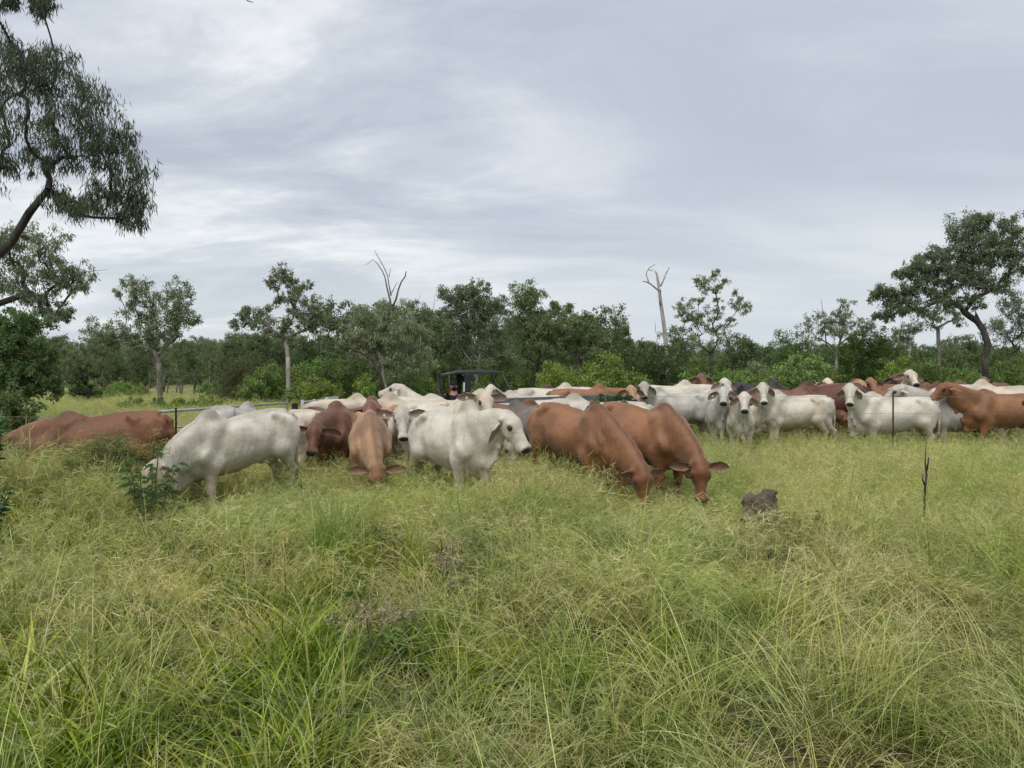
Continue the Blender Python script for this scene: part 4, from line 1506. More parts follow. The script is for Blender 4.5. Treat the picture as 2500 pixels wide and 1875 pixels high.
    f.cone(HP(0.04, 0, -0.105), HP(0.38, 0, -0.100), 0.062, 0.034, 0.05)
    f.cone(HP(0.40, -0.012, -0.105), HP(0.41, 0.012, -0.105), 0.030, 0.030, 0.02)
    for s in (1, -1):
        f.cone(HP(0.05, s * 0.045, -0.07), HP(0.19, s * 0.038, -0.085), 0.058, 0.045, 0.04)
        f.cone(HP(0.150, s * 0.077, 0.040), HP(0.215, s * 0.066, 0.018), 0.036, 0.026, 0.03)
        f.cone(HP(0.178, s * 0.112, 0.018), HP(0.190, s * 0.112, 0.016), 0.018, 0.018, 0.012, cut=True)
        f.cone(HP(0.492, s * 0.030, -0.034), HP(0.480, s * 0.040, -0.030), 0.012, 0.010, 0.010, cut=True)
        f.cone(HP(0.02, s * 0.075, 0.0), HP(0.03, s * 0.115, -0.005), 0.04, 0.032, 0.03)
    # mouth line
    for s in (1, -1):
        f.cone(HP(0.47, s * 0.045, -0.088), HP(0.36, s * 0.068, -0.088), 0.007, 0.005, 0.012, cut=True)
    # tail
    tp = [(-0.80, 0, 1.21), (-0.875, 0.0, 1.16), (-0.90, 0.01, 1.00), (-0.90, 0.02 + tailpose * .5, 0.78), (-0.885, 0.03 + tailpose, 0.56)]
    tr = [0.045, 0.034, 0.026, 0.022, 0.020]
    for i in range(4):
        f.cone(tp[i], tp[i + 1], tr[i], tr[i + 1], 0.025)
    f.cone(tp[4], np.array(tp[4]) + (0.01, 0.01, -0.20), 0.026, 0.034, 0.02)
    # slow irregularity of flesh and bone
    xs, ys, zs = np.meshgrid(f.ax[0][::4], f.ax[1][::4], f.ax[2][::4], indexing='ij')
    nz = vnoise(np.stack([xs, ys, zs], -1), 5.5, seed + 9) - 0.5
    nz = np.repeat(np.repeat(np.repeat(nz, 4, 0), 4, 1), 4, 2)[:f.n[0], :f.n[1], :f.n[2]]
    k1 = np.array([0.25, 0.5, 0.25])
    for axx in range(3):
        for _ in range(4):
            nz = (np.roll(nz, 1, axx) + nz * 2 + np.roll(nz, -1, axx)) / 4
    f.F += (0.016 * nz).astype(np.float32)
    gx, gy, gzz = f.ax[0][:, None, None], f.ax[1][None, :, None], f.ax[2][None, None, :]
    ribm = np.exp(-((gx - 0.03) / 0.24) ** 4) * np.exp(-((gzz - 0.88) / 0.24) ** 4) * (np.abs(gy) > 0.12)
    f.F += (0.0013 * np.sin((gx + 0.35 * (gzz - 0.9)) * 2 * PI / 0.10) * ribm).astype(np.float32)
    V, Q = f.surface()
    # ---- painted coat regions
    X, Y, Z = V.T
    H = V - HO
    hx, hyy, hz = H @ ex, H @ ey, H @ ez
    blk = np.zeros(len(V))
    sm = lambda v, a, b: np.clip((v - a) / (b - a), 0, 1)
    nose = sm(hx, 0.452, 0.466) * sm(hz, -0.098, -0.088) * (np.abs(hyy) < 0.1) * (hx < 0.6) * (np.abs(hz) < 0.2)
    blk = np.maximum(blk, nose)
    for s in (1, -1):
        e = np.linalg.norm(H - (ex * 0.183 + ey * s * 0.095 + ez * 0.018), axis=1)
        blk = np.maximum(blk, 1 - sm(e, 0.030, 0.042))
        e2 = np.linalg.norm(H - (ex * 0.03 + ey * s * 0.125 + ez * -0.01), axis=1)
        blk = np.maximum(blk, 0.35 * (1 - sm(e2, 0.01, 0.03)))
    blk = np.maximum(blk, 1 - sm(Z, 0.06, 0.085))
    sw = sm(-X, 0.84, 0.86) * (1 - sm(Z, 0.52, 0.58))
    hairdark = sw
    dk = np.maximum(sm(Z, 1.28, 1.42) * sm(X, 0.15, 0.3) * (1 - sm(X, 0.62, 0.75)) * (1 if npi < 0.6 else 1), 0)
    dkn = 0.4 * np.exp(-((X - 0.62) / 0.18) ** 2) * sm(Z, 0.9, 1.2)
    dkt = 0.35 * sm(-X, 0.55, 0.85) * np.exp(-(Y / 0.06) ** 2) * sm(Z, 0.9, 1.1)
    dkh = sm(hx, -0.06, 0.04) * sm(hz, -0.13, -0.05) * (1 - 0.6 * sm(hx, 0.28, 0.40)) * (np.linalg.norm(H - ex * 0.22, axis=1) < 0.36)
    dkt = 0.5 * np.exp(-(Y / 0.05) ** 2) * sm(Z, 1.12, 1.22) * (X < 0.3)
    stripe = np.zeros(len(V))
    best = np.full(len(V), 9.0)
    for i in range(6):
        T_ = unit(U[min(i + 1, 5)] - U[max(i - 1, 0)])
        up_ = unit(np.cross(side, T_))
        if up_[2] < 0:
            up_ = -up_
        rel = V - U[i]
        dist = np.linalg.norm(rel, axis=1)
        msk = np.exp(-((rel @ side) / 0.040) ** 2) * ((rel @ up_) > 0.045) * (dist < 0.24)
        stripe = np.where(dist < best, msk, stripe)
        best = np.minimum(best, dist)
    dk = np.clip(np.maximum(np.maximum(dk, dkn), np.maximum(dkt, 0.75 * stripe)), 0, 1)
    inn = np.zeros(len(V))
    fold = np.exp(-((X - 0.72) / 0.22) ** 2) * sm(X, 0.55, 0.62) * (Z > 0.5)
    tblk = 0.0
    parts_V, parts_F = [V], [Q.tolist()]
    mk = [np.stack([np.maximum(blk, 0), dk, inn, fold], -1)]
    m2 = [np.stack([hairdark, dkh, sm(0.75 - Z, 0.0, 0.25), np.zeros(len(V))], -1)]
    n0 = len(V)
    earpts = []
    for s, (drop, dr) in zip((1, -1), ears):
        dd = R(drop)
        d0 = ey * s * math.cos(dd) - ez * math.sin(dd) - ex * 0.12
        fw = unit(ex * math.cos(R(earface)) + ez * math.sin(R(earface)) - np.array([0, 0, 0.1]))
        eV, eF, ei, et, eP = ear_geo(HP(0.03, s * 0.088, -0.004), d0, ez, fw, ear_len, 0.145, dr)
        earpts.append(eP)
        if s > 0:
            eF = [q[::-1] for q in eF]
        parts_V.append(eV)
        parts_F.append([tuple(int(i) + n0 for i in q) for q in eF])
        n0 += len(eV)
        z0 = np.zeros(len(eV))
        mk.append(np.stack([z0, 0.55 * et * (1 - ei) * 0.5, ei, z0], -1))
        m2.append(np.stack([z0, z0, z0, z0], -1))
    def squash(p):
        p = np.array(p, float)
        t = np.clip((p[..., 0] + 0.45) / 0.95, 0, 1)
        t = t * t * (3 - 2 * t)
        p[..., 2] = p[..., 2] * (1 - (1 - front) * t)
        return p
    VV = squash(np.concatenate(parts_V))
    FF = [tuple(q) for p in parts_F for q in p]
    mesh_o = new_mesh_obj('body', VV, FF, mat, 'none', smooth=True, attrs={'mask': np.concatenate(mk), 'mask2': np.concatenate(m2)})
    eyes = [squash(HP(0.182, s * 0.0925, 0.018)) for s in (1, -1)]
    tagpos = squash(earpts[1][5])
    info = dict(mesh=mesh_o.data, eyes=eyes, poll=squash(HP(0.0, 0, 0.08)), nose=squash(HP(0.49, 0, -0.06)), hump=squash([0.42, 0, 1.33 + 0.10 * hump]), rump=np.array([-0.62, 0, 1.28]), chest=np.array([0.85, 0, 0.9]),
                tail=np.array([-0.86, 0, 1.1]), tag=(tagpos, unit(ex)), ear=[earpts[0][-1], earpts[1][-1]], ex=ex)
    return info


def coat_material():
    m, nt, b = principled('cattle_coat', (0.6, 0.58, 0.52), 0.55, 0, 0.32)
    oi = node(nt, 'ShaderNodeObjectInfo')
    tc = node(nt, 'ShaderNodeTexCoord')
    a1 = node(nt, 'ShaderNodeAttribute', attribute_name='mask')
    a2 = node(nt, 'ShaderNodeAttribute', attribute_name='mask2')
    s1 = node(nt, 'ShaderNodeSeparateColor')
    s2 = node(nt, 'ShaderNodeSeparateColor')
    nt.links.new(a1.outputs['Color'], s1.inputs[0])
    nt.links.new(a2.outputs['Color'], s2.inputs[0])
    base = oi.outputs['Color']
    P = tc.outputs['Object']
    # blotchy coat: cooler and warmer, lighter and darker hair
    off = node(nt, 'ShaderNodeVectorMath', operation='ADD')
    nt.links.new(P, off.inputs[0])
    nt.links.new(mixc(nt, 1.0, (0, 0, 0), (0, 0, 0)), off.inputs[1])
    cr = node(nt, 'ShaderNodeCombineXYZ')
    nt.links.new(math_node(nt, 'MULTIPLY', oi.outputs['Random'], 37.0), cr.inputs[0])
    nt.links.new(cr.outputs[0], off.inputs[1])
    Q = off.outputs[0]
    n1 = noise(nt, Q, 2.2, 3, 0.5, 0.3)
    n2 = noise(nt, Q, 9.0, 5, 0.6)
    c = mixc(nt, 1.0, base, ramp(nt, n1, [(0.32, (0.68, 0.65, 0.61)), (0.52, (1.0, 1.0, 1.0)), (0.72, (1.10, 1.09, 1.06))]), 'MULTIPLY')
    c = mixc(nt, 1.0, c, ramp(nt, n2, [(0.30, (0.93, 0.92, 0.90)), (0.62, (1.03, 1.03, 1.03))]), 'MULTIPLY')
    mp = node(nt, 'ShaderNodeMapping')
    mp.inputs['Scale'].default_value = (1.0, 1.0, 0.25)
    nt.links.new(Q, mp.inputs[0])
    hair = noise(nt, mp.outputs[0], 70, 3, 0.6)
    c = mixc(nt, 1.0, c, ramp(nt, hair, [(0.3, (0.87, 0.865, 0.86)), (0.7, (1.10, 1.10, 1.10))]), 'MULTIPLY')
    sp = noise(nt, Q, 26, 2, 0.5)
    c = mixc(nt, ramp(nt, sp, [(0.66, 0.0), (0.74, 0.34)]), c, mixc(nt, 1.0, base, (0.45, 0.36, 0.28), 'MULTIPLY'))
    # yellowish soil on lower body
    dirt = math_node(nt, 'MULTIPLY', s2.outputs[2], math_node(nt, 'MULTIPLY', n2, 0.75))
    c = mixc(nt, dirt, c, mixc(nt, 1.0, base, (0.66, 0.52, 0.33), 'MULTIPLY'))
    # darker points: hump, shoulder, face
    dark = mixc(nt, 1.0, base, (0.42, 0.36, 0.33), 'MULTIPLY')
    dm = math_node(nt, 'MULTIPLY', s1.outputs[1], math_node(nt, 'ADD', math_node(nt, 'MULTIPLY', n1, 0.9), oi.outputs['Alpha']))
    c = mixc(nt, dm, c, dark)
    c = mixc(nt, math_node(nt, 'MULTIPLY', s2.outputs[1], math_node(nt, 'MULTIPLY', oi.outputs['Alpha'], 1.6)), c, mixc(nt, 1.0, base, (0.60, 0.50, 0.45), 'MULTIPLY'))
    inn = mixc(nt, ramp(nt, n2, [(0.35, 0.25), (0.65, 0.75)]), (0.30, 0.19, 0.155), mixc(nt, 1.0, base, (0.6, 0.5, 0.45), 'MULTIPLY'))
    c = mixc(nt, math_node(nt, 'MULTIPLY', s1.outputs[2], 0.9), c, inn)
    c = mixc(nt, s2.outputs[0], c, (0.03, 0.025, 0.022))
    c = mixc(nt, s1.outputs[0], c, (0.018, 0.016, 0.018))
    nt.links.new(c, b.inputs['Base Color'])
    b.inputs['Sheen Weight'].default_value = 0.12
    b.inputs['Sheen Roughness'].default_value = 0.5
    rr = mixc(nt, s1.outputs[0], (0.56, 0.56, 0.56), (0.26, 0.26, 0.26))
    nt.links.new(rr, b.inputs['Roughness'])
    # bump: muscle, skin folds on neck and dewlap, hair
    wv = node(nt, 'ShaderNodeTexWave', wave_type='BANDS', bands_direction='DIAGONAL')
    wv.inputs['Scale'].default_value = 5.5
    wv.inputs['Distortion'].default_value = 3.0
    wv.inputs['Detail'].default_value = 2.0
    wv.inputs['Detail Scale'].default_value = 1.2
    mp2 = node(nt, 'ShaderNodeMapping')
    mp2.inputs['Scale'].default_value = (1.6, 1.2, 0.35)
    nt.links.new(Q, mp2.inputs[0])
    nt.links.new(mp2.outputs[0], wv.inputs['Vector'])
    n4 = noise(nt, Q, 4.5, 3, 0.5)
    b1 = node(nt, 'ShaderNodeBump')
    b1.inputs['Strength'].default_value = 0.62
    b1.inputs['Distance'].default_value = 0.05
    nt.links.new(n4, b1.inputs['Height'])
    b2 = node(nt, 'ShaderNodeBump')
    b2.inputs['Distance'].default_value = 0.022
    nt.links.new(math_node(nt, 'MULTIPLY', a1.outputs['Alpha'], 0.15), b2.inputs['Strength'])
    nt.links.new(wv.outputs['Fac'], b2.inputs['Height'])
    nt.links.new(b1.outputs[0], b2.inputs['Normal'])
    b3 = node(nt, 'ShaderNodeBump')
    b3.inputs['Strength'].default_value = 0.25
    b3.inputs['Distance'].default_value = 0.004
    nt.links.new(hair, b3.inputs['Height'])
    nt.links.new(b2.outputs[0], b3.inputs['Normal'])
    nt.links.new(b3.outputs[0], b.inputs['Normal'])
    return m


M['coat'] = coat_material()
M['eye'] = principled('wet_dark_eye', (0.012, 0.008, 0.006), 0.08, 0, 0.6)[0]
M['tag'] = principled('plastic_ear_tag', (0.85, 0.85, 0.80), 0.4)[0]
M['tag_y'] = principled('yellow_ear_tag', (0.75, 0.50, 0.06), 0.4)[0]


def sphere_mesh(r, n=12, m=8):
    V, F = [(0, 0, r)], []
    for i in range(1, m):
        for j in range(n):
            a, b = PI * i / m, 2 * PI * j / n
            V.append((r * math.sin(a) * math.cos(b), r * math.sin(a) * math.sin(b), r * math.cos(a)))
    V.append((0, 0, -r))
    for j in range(n):
        F.append((0, 1 + j, 1 + (j + 1) % n))
        F.append((len(V) - 1, 1 + (m - 2) * n + (j + 1) % n, 1 + (m - 2) * n + j))
    for i in range(m - 2):
        for j in range(n):
            F.append((1 + i * n + j, 1 + (i + 1) * n + j, 1 + (i + 1) * n + (j + 1) % n, 1 + i * n + (j + 1) % n))
    return V, F


_eye = new_mesh_obj('eye', *sphere_mesh(0.0225), M['eye'], 'none')
_tagm = MB()
_tagm.box((0, 0, -0.012), (0.004, 0.028, 0.034))
_tagm.tube([(-0.006, 0, 0.004), (0.008, 0, 0.004)], 0.007, 8)
_tag = _tagm.build('ear_tag', M['tag'], 'none')


def cow_object(info, x, y, heading, scale, coat, dark, label, group='brahman cattle in the paddock', tagged=False, z=0.0):
    root = empty('cow', (x, y, float(gz(x, y)) + z), R(heading))
    root.scale = (scale, scale, scale)
    tag(root, label, 'cow', group)
    b = bpy.data.objects.new('body', info['mesh'])
    COL.objects.link(b)
    b.parent = root
    b.color = tuple(coat) + (dark,)
    for e in info['eyes']:
        o = bpy.data.objects.new('eye', _eye.data)
        COL.objects.link(o)
        o.parent = root
        o.location = e
    if tagged:
        o = bpy.data.objects.new('ear_tag', _tag.data)
        COL.objects.link(o)
        o.parent = root
        p, ex = info['tag']
        o.location = p + ex * 0.012
        o.rotation_euler = (0, 0, math.atan2(ex[1], ex[0]))
    return root


DEBUG_COWS = []


def report(nm, info, x, y, heading, scale, z=0.0):
    c, s = math.cos(R(heading)), math.sin(R(heading))
    out = []
    for k in ('poll', 'nose', 'hump', 'rump', 'tail'):
        p = np.array(info[k]) * scale
        wx, wy, wz = x + c * p[0] - s * p[1], y + s * p[0] + c * p[1], p[2] + float(gz(x, y)) + z
        out.append('%s(%d,%d)' % (k, 1250 + wx * FPX / wy, HOR + (H_EYE - wz) * FPX / wy))
    print('COW', nm, ' '.join(out), 'd%.1f' % y)


def mirrored(info):
    me = info['mesh'].copy()
    n = len(me.vertices)
    co = np.empty(n * 3, np.float32)
    me.vertices.foreach_get('co', co)
    co = co.reshape(-1, 3)
    co[:, 1] *= -1
    me.vertices.foreach_set('co', co.ravel())
    me.flip_normals()
    me.update()
    d = dict(info)
    d['mesh'] = me
    f = np.array([1, -1, 1])
    for k in ('poll', 'nose', 'hump', 'rump', 'tail', 'ex'):
        d[k] = info[k] * f
    d['eyes'] = [e * f for e in info['eyes']]
    d['tag'] = (info['tag'][0] * f, info['tag'][1] * f)
    return d


WHITE, CREAM, GREYW = (0.53, 0.495, 0.425), (0.54, 0.475, 0.375), (0.43, 0.415, 0.375)
RED, RUST, DRED, TAN = (0.245, 0.112, 0.050), (0.185, 0.078, 0.035), (0.105, 0.038, 0.024), (0.36, 0.21, 0.115)
BROWN, BLACK, DGREY = (0.17, 0.075, 0.042), (0.022, 0.017, 0.016), (0.10, 0.085, 0.08)

HERO = 0.0145
BACK = 0.022
G = {
    'h1': dict(neck=(-30, -8, 0.71), head=(-15, -46), ears=((15, .5), (15, .5)), front=0.93, hump=0.35, earface=50),
    'h2': dict(neck=(20, -29, 0.63), head=(-16, -50), ears=((25, .5), (25, .5)), front=0.90, hump=1.05, earface=50, dew=1.35, fat=0.94),
    'h4': dict(neck=(20, -6, 0.60), head=(30, -44), ears=((8, .5), (-2, .7)), roll=-6, hump=0.5, earface=25, ear_len=0.31),
    'h5': dict(neck=(7, -39, 0.71), head=(6, -80), ears=((-12, .3), (5, .3)), front=0.93, hump=0.35, earface=75, legs=((0, .02), (0, -.02), (0, 0), (0, 0))),
    'h6': dict(neck=(-4, 17, 0.58), head=(8, -48), ears=((-14, .5), (-4, .4)), earface=40, hump=0.3, ear_len=0.31),
    'h7': dict(neck=(5, 16, 0.56), head=(16, -45), ears=((66, 1.6), (66, 1.6)), earface=5, ear_len=0.32, fat=0.93, hump=1.0, legs=((0.02, 0), (-0.10, 0), (0, 0), (0, 0)), dew=1.3),
    'h8': dict(neck=(10, 27, 0.57), head=(14, -41), ears=((-5, .5), (-5, .4)), earface=30, hump=0.5, ear_len=0.30),
    'h10': dict(neck=(-4, -38, 0.78), head=(-18, -71), ears=((28, .45), (50, .9)), front=0.92, hump=0.55, earface=60, fat=1.03, dew=1.3, ear_len=0.27),
    'h11': dict(neck=(-20, -35, 0.74), head=(-34, -68), ears=((-4, .5), (10, .3)), front=0.92, hump=0.55, earface=60, fat=1.02, dew=1.2, ear_len=0.25),
    'm1': dict(neck=(-9, 42, 0.56), head=(-3, -6), ears=((24, .2), (24, .2)), earface=-50, ear_len=0.31, hump=0.6),
    'm8': dict(hump=0.4, neck=(10, 12, 0.64), head=(10, -30), ears=((20, .5), (20, .5))),
    'look': dict(neck=(55, 36, 0.59), head=(72, -28), ears=((42, .8), (42, .8)), dew=1.3, hump=0.7, legs=((0.05, 0), (-0.12, 0), (-0.12, 0), (0.08, 0))),
    'look3': dict(neck=(52, 38, 0.59), head=(68, -42), ears=((50, .8), (40, .8)), dew=1.25, hump=0.6, legs=((0.05, 0), (-0.10, 0), (-0.16, 0), (0.10, 0))),
    'look2': dict(neck=(40, 35, 0.61), head=(66, -38), ears=((58, .6), (56, .6)), dew=1.3, hump=0.4, legs=((-0.06, 0), (0.10, 0), (0.10, 0), (-0.10, 0))),
    'front': dict(neck=(0, 38, 0.53), head=(-3, -27), ears=((22, .8), (22, .9)), dew=1.5, hump=0.6),
    'frontlow': dict(neck=(2, 31, 0.57), head=(-5, -33), ears=((34, 1.0), (30, 1.0)), dew=1.2, hump=0.4),
    'frontdown': dict(neck=(4, 14, 0.56), head=(-4, -58), ears=((20, .6), (20, .6)), dew=1.2, hump=0.6),
    'walk': dict(neck=(0, 30, 0.63), head=(4, -30), ears=((14, .4), (14, .4)), hump=0.3, legs=((0.16, 0), (-0.12, 0), (-0.16, 0), (0.10, 0)), earface=-50, dew=1.2),
    'high': dict(neck=(-2, 54, 0.57), head=(9, -27), ears=((24, .7), (15, .5)), hump=0.6),
    'graze': dict(neck=(0, -28, 0.74), head=(0, -62), front=0.94, hump=0.7),
    'level': dict(neck=(0, 6, 0.64), head=(0, -32), ears=((20, .5), (20, .5)), hump=0.8),
}
COWMESH = {}
for i_, (k_, kw_) in enumerate(G.items()):
    COWMESH[k_] = build_cow_mesh(k_, M['coat'], res=HERO if k_[0] == 'h' and k_ != 'high' else (0.018 if k_ in ('m1', 'm8') else BACK), seed=i_ * 3 + 1, **kw_)
for k_ in ('look', 'level', 'graze', 'walk', 'front'):
    COWMESH[k_ + '_m'] = mirrored(COWMESH[k_])

g1, g2, g3 = 'cattle grazing in the front row', 'cattle crowded in the middle of the herd', 'cattle lined up behind the wire fence'
COWS = [
    # mesh, px, d, heading, scale, coat, darkness, label, group, ear tag
    ('h1', 249, 10.3, 187, 1.0, RUST, 0.15, 'rust red cow at the far left with its head down in the dark green shrub', g1, False),
    ('h2', 582, 10.0, 236, 1.04, WHITE, 0.35, 'large white cow with a dark tipped hump, head down behind the dark leafy sapling', g1, False),
    ('graze', 793, 12.15, 62, 1.03, CREAM, 0.0, 'cream cow turned away between the large white grazing cow and the dark red face', g1, False),
    ('h4', 862, 12.4, -114, 1.03, BROWN, 0.25, 'dark red brown cow facing the camera with drooping tagged ears', g1, True),
    ('h5', 904, 10.9, -79, 1.0, TAN, 0.75, 'tan cow seen head on, grazing with a dark stripe along its back', g1, False),
    ('h6', 982, 12.4, -81, 1.0, WHITE, 0.0, 'white cow looking straight at the camera just right of the tan cow', g1, True),
    ('h7', 1103, 9.67, -56, 1.0, WHITE, 0.15, 'white cow in front of the vehicle with its head turned to the right', g1, False),
    ('h8', 1132, 13.0, -78, 1.1, CREAM, 0.1, 'white cow with a brownish poll looking over the back of the foremost white cow', g2, True),
    ('graze', 1238, 13.2, 32, 1.07, RED, 1.6, 'red brown back beside the grey rump, left of the biggest red grazing cow', g2, False),
    ('h10', 1406, 10.7, -57, 1.1, RED, 0.72, 'biggest red brown cow in front, head down grazing with one pale ear hanging', g1, False),
    ('h11', 1566, 11.1, -57, 1.12, RED, 0.72, 'red brown cow grazing at the right end of the front row, ears held out sideways', g1, False),
    ('graze_m', 1300, 12.7, 128, 1.05, (0.155, 0.125, 0.11), 0.3, 'grey brown rump between the red brown back and the biggest red grazing cow', g2, False),
    ('m1', 1104, 15.0, 164, 1.06, WHITE, 0.0, 'white cow lifting its head high above the others, muzzle to the left', g2, True),
    ('graze', 850, 15.0, 96, 1.08, CREAM, 0.0, 'cream cow seen from behind above the dark red cow', g2, False),
    ('graze', 793, 13.5, 84, 1.03, DRED, 0.1, 'dark red rump showing beside the end of the galvanised gate', g2, False),
    ('level', 925, 15.6, 172, 1.08, CREAM, 0.1, 'cream cow sideways behind the brown faced cow, left of the raised white head', g2, False),
    ('frontdown', 912, 13.6, -84, 1.06, BROWN, 0.1, 'brown faced cow looking over the back of the tan cow', g2, False),
    ('graze_m', 962, 13.4, 100, 1.04, TAN, 0.1, 'tan cow behind the white cow that looks at the camera', g2, False),
    ('level', 1012, 13.6, -150, 1.08, CREAM, 0.1, 'cream cow below the raised white head', g2, False),
    ('m8', 1112, 14.9, 168, 1.07, WHITE, 0.0, 'long white cow with its head resting low in front of the vehicle', g2, False),
    ('graze', 1075, 13.2, -35, 1.06, WHITE, 0.0, 'white cow partly hidden behind the foremost white cow', g2, False),
    ('graze_m', 575, 13.6, 82, 1.03, GREYW, 0.1, 'grey white cow seen from behind over the back of the large white grazing cow', g2, False),
    ('graze', 748, 13.4, 12, 0.97, BLACK, 0.0, 'black cow below the dark gate post', g2, False),
    ('look', 1290, 19.2, 186, 1.08, WHITE, 0.1, 'white cow behind the thick steel rail, nearest the windscreen of the vehicle', g2, False),
    ('level', 1338, 21.0, 6, 1.12, WHITE, 0.0, 'white cow facing right above the middle of the thick steel rail', g2, False),
    ('graze', 1372, 22.5, 200, 1.12, DRED, 0.0, 'dark red cow farthest back behind the thick steel rail', g2, False),
    ('level', 1422, 20.4, 8, 1.08, RED, 0.1, 'light brown cow above the right end of the thick steel rail', g2, False),
    ('graze_m', 1312, 14.6, 176, 1.10, WHITE, 0.0, 'white back showing under the thick steel rail', g2, False),
    ('level_m', 1465, 13.6, 178, 1.08, WHITE, 0.4, 'white cow behind the silvery leafed sapling', g2, False),
    ('front', 1515, 18.6, -86, 1.06, TAN, 0.1, 'tan cow with a brown poll left of the cow chewing a strand', g3, False),
    ('look', 1652, 18.8, 190, 1.1, GREYW, 0.25, 'grey white cow chewing a strand of grass at the left end of the fence line', g3, False),
    ('level', 1630, 20.5, 4, 1.10, WHITE, 0.0, 'white cow facing right, seen over the back of the long grey white cow', g3, False),
    ('front', 1680, 22.5, -86, 1.12, BROWN, 0.1, 'red brown head peering over the white backs', g3, False),
    ('front_m', 1736, 20.0, -88, 1.07, WHITE, 0.0, 'white cow showing only its forehead behind two white faces', g3, False),
    ('front', 1759, 17.6, -102, 1.08, GREYW, 0.1, 'grey white cow facing the camera behind the rump of the long grey white cow', g3, True),
    ('frontlow', 1802, 16.9, -101, 1.04, WHITE, 0.0, 'smaller white cow holding its face lower than its neighbours', g3, False),
    ('look3', 1940, 18.4, 189, 1.12, WHITE, 0.2, 'white cow in the middle of the fence line with a tall square poll', g3, False),
    ('graze', 1845, 20.6, 5, 1.17, BLACK, 0.0, 'black back behind the smaller white cow', g3, False),
    ('graze', 1915, 19.5, 4, 1.16, BROWN, 0.2, 'dark brown cow behind the hump of the middle fence cow', g3, False),
    ('graze_m', 1930, 18.4, 186, 1.10, CREAM, 0.0, 'cream rump showing above the back of the middle fence cow', g3, False),
    ('graze', 2018, 19.8, 186, 1.24, DRED, 0.6, 'tall dark maroon cow with a nearly black rump between two white cows', g3, False),
    ('look2', 2180, 17.4, 181, 1.15, WHITE, 0.1, 'long white cow behind the steel picket with large hanging ears', g3, False),
    ('high', 2200, 20.2, -106, 1.13, CREAM, 0.0, 'white cow with a yellowish forehead looking over the back of the long white cow', g3, False),
    ('front', 2088, 22.0, -95, 1.10, RED, 0.1, 'light red cow far behind the left ear of the long white cow', g3, False),
    ('level', 2135, 21.0, 175, 1.14, RUST, 0.1, 'rust coloured cow in the back row over the white cow', g3, False),
    ('front_m', 2148, 23.0, -96, 1.16, DRED, 0.1, 'dark red head in the back row', g3, False),
    ('graze', 2190, 20.0, 190, 1.12, RED, 0.2, 'red cow sideways in the back row above the picket', g3, False),
    ('walk_m', 2352, 17.8, 172, 1.14, GREYW, 0.0, 'grey white cow with a dark eye patch behind the brown cow', g3, False),
    ('walk', 2452, 17.6, 184, 1.15, RED, 0.5, 'brown cow walking left at the right end of the fence line', g3, True),
    ('level', 2448, 19.0, 178, 1.20, CREAM, 0.0, 'cream cow showing a pale back above the walking brown cow', g3, False),
    ('graze', 2385, 20.5, 186, 1.18, BROWN, 0.1, 'maroon hump in the gap left of the cream back', g3, False),
    ('graze_m', 2255, 21.5, 20, 1.18, DRED, 0.0, 'dark red cow behind the yellowish forehead', g3, False),
    ('graze', 2322, 19.6, -90, 1.05, DGREY, 0.0, 'charcoal cow in the shade between the long white and the walking brown cow', g3, False),
    ('look', 2470, 22.0, 176, 1.12, RUST, 0.1, 'rust red cow in the back row near the right edge', g3, False),
    ('graze', 1712, 22.4, 12, 1.10, RUST, 0.1, 'rust brown back over the rump of the long grey white cow', g3, False),
    ('front', 1985, 23.0, -92, 1.08, CREAM, 0.0, 'cream face far back above the middle fence cow', g3, False),
    ('level_m', 2300, 23.5, 176, 1.10, RED, 0.1, 'light red cow farthest back above the gap right of the picket', g3, False),
    ('graze_m', 2420, 23.5, 8, 1.12, DRED, 0.1, 'dark maroon back farthest back at right', g3, False),
    ('front_m', 2050, 21.5, -88, 1.06, TAN, 0.1, 'tan head between the maroon rump and the long white cow', g3, False),
    ('graze', 1170, 17.5, 186, 1.02, CREAM, 0.0, 'cream back directly below the vehicle', g2, False),
    ('walk', 2712, 15.2, 181, 1.12, DGREY, 0.3, 'dark grey cow cut off by the right edge of the picture', g3, False),
    ('walk_m', 2760, 17.5, 184, 1.16, WHITE, 0.0, 'white cow just outside the right edge behind the dark grey cow', g3, False),
]
for (mk_, px_, d_, hd_, sc_, co_, dk_, lb_, gr_, tg_) in COWS:
    x_ = (px_ - 1250) * d_ / FPX
    cow_object(COWMESH[mk_], x_, d_, hd_, sc_, co_, dk_, lb_, gr_, tg_)
    report(lb_[:34] + '|' + mk_, COWMESH[mk_], x_, d_, hd_, sc_)

# ------------------------------------------------------------------ rails, fence, vehicle and small things
M['galv'] = varied('weathered_galvanised_steel', (0.36, 0.38, 0.39), 0.45, 0.55, 0.5, 0.22, 6.0, 0.05)
M['rail'] = varied('dull_grey_steel_rail', (0.15, 0.165, 0.18), 0.5, 0.5, 0.5, 0.25, 5.0, 0.08)
M['picket'] = varied('rusty_black_picket_steel', (0.045, 0.022, 0.026), 0.6, 0.3, 0.4, 0.4, 14.0, 0.1)
M['wire'] = principled('fence_wire', (0.22, 0.21, 0.20), 0.5, 0.6)[0]
M['timber'] = varied('dark_weathered_post', (0.045, 0.028, 0.028), 0.85, 0, 0.2, 0.4, 18.0, 0.4)
M['white_metal'] = varied('white_painted_steel', (0.62, 0.64, 0.66), 0.45, 0.1, 0.5, 0.15, 9.0)


def gp(px, d):
    x = (px - 1250) * d / FPX
    return x, d, float(gz(x, d))


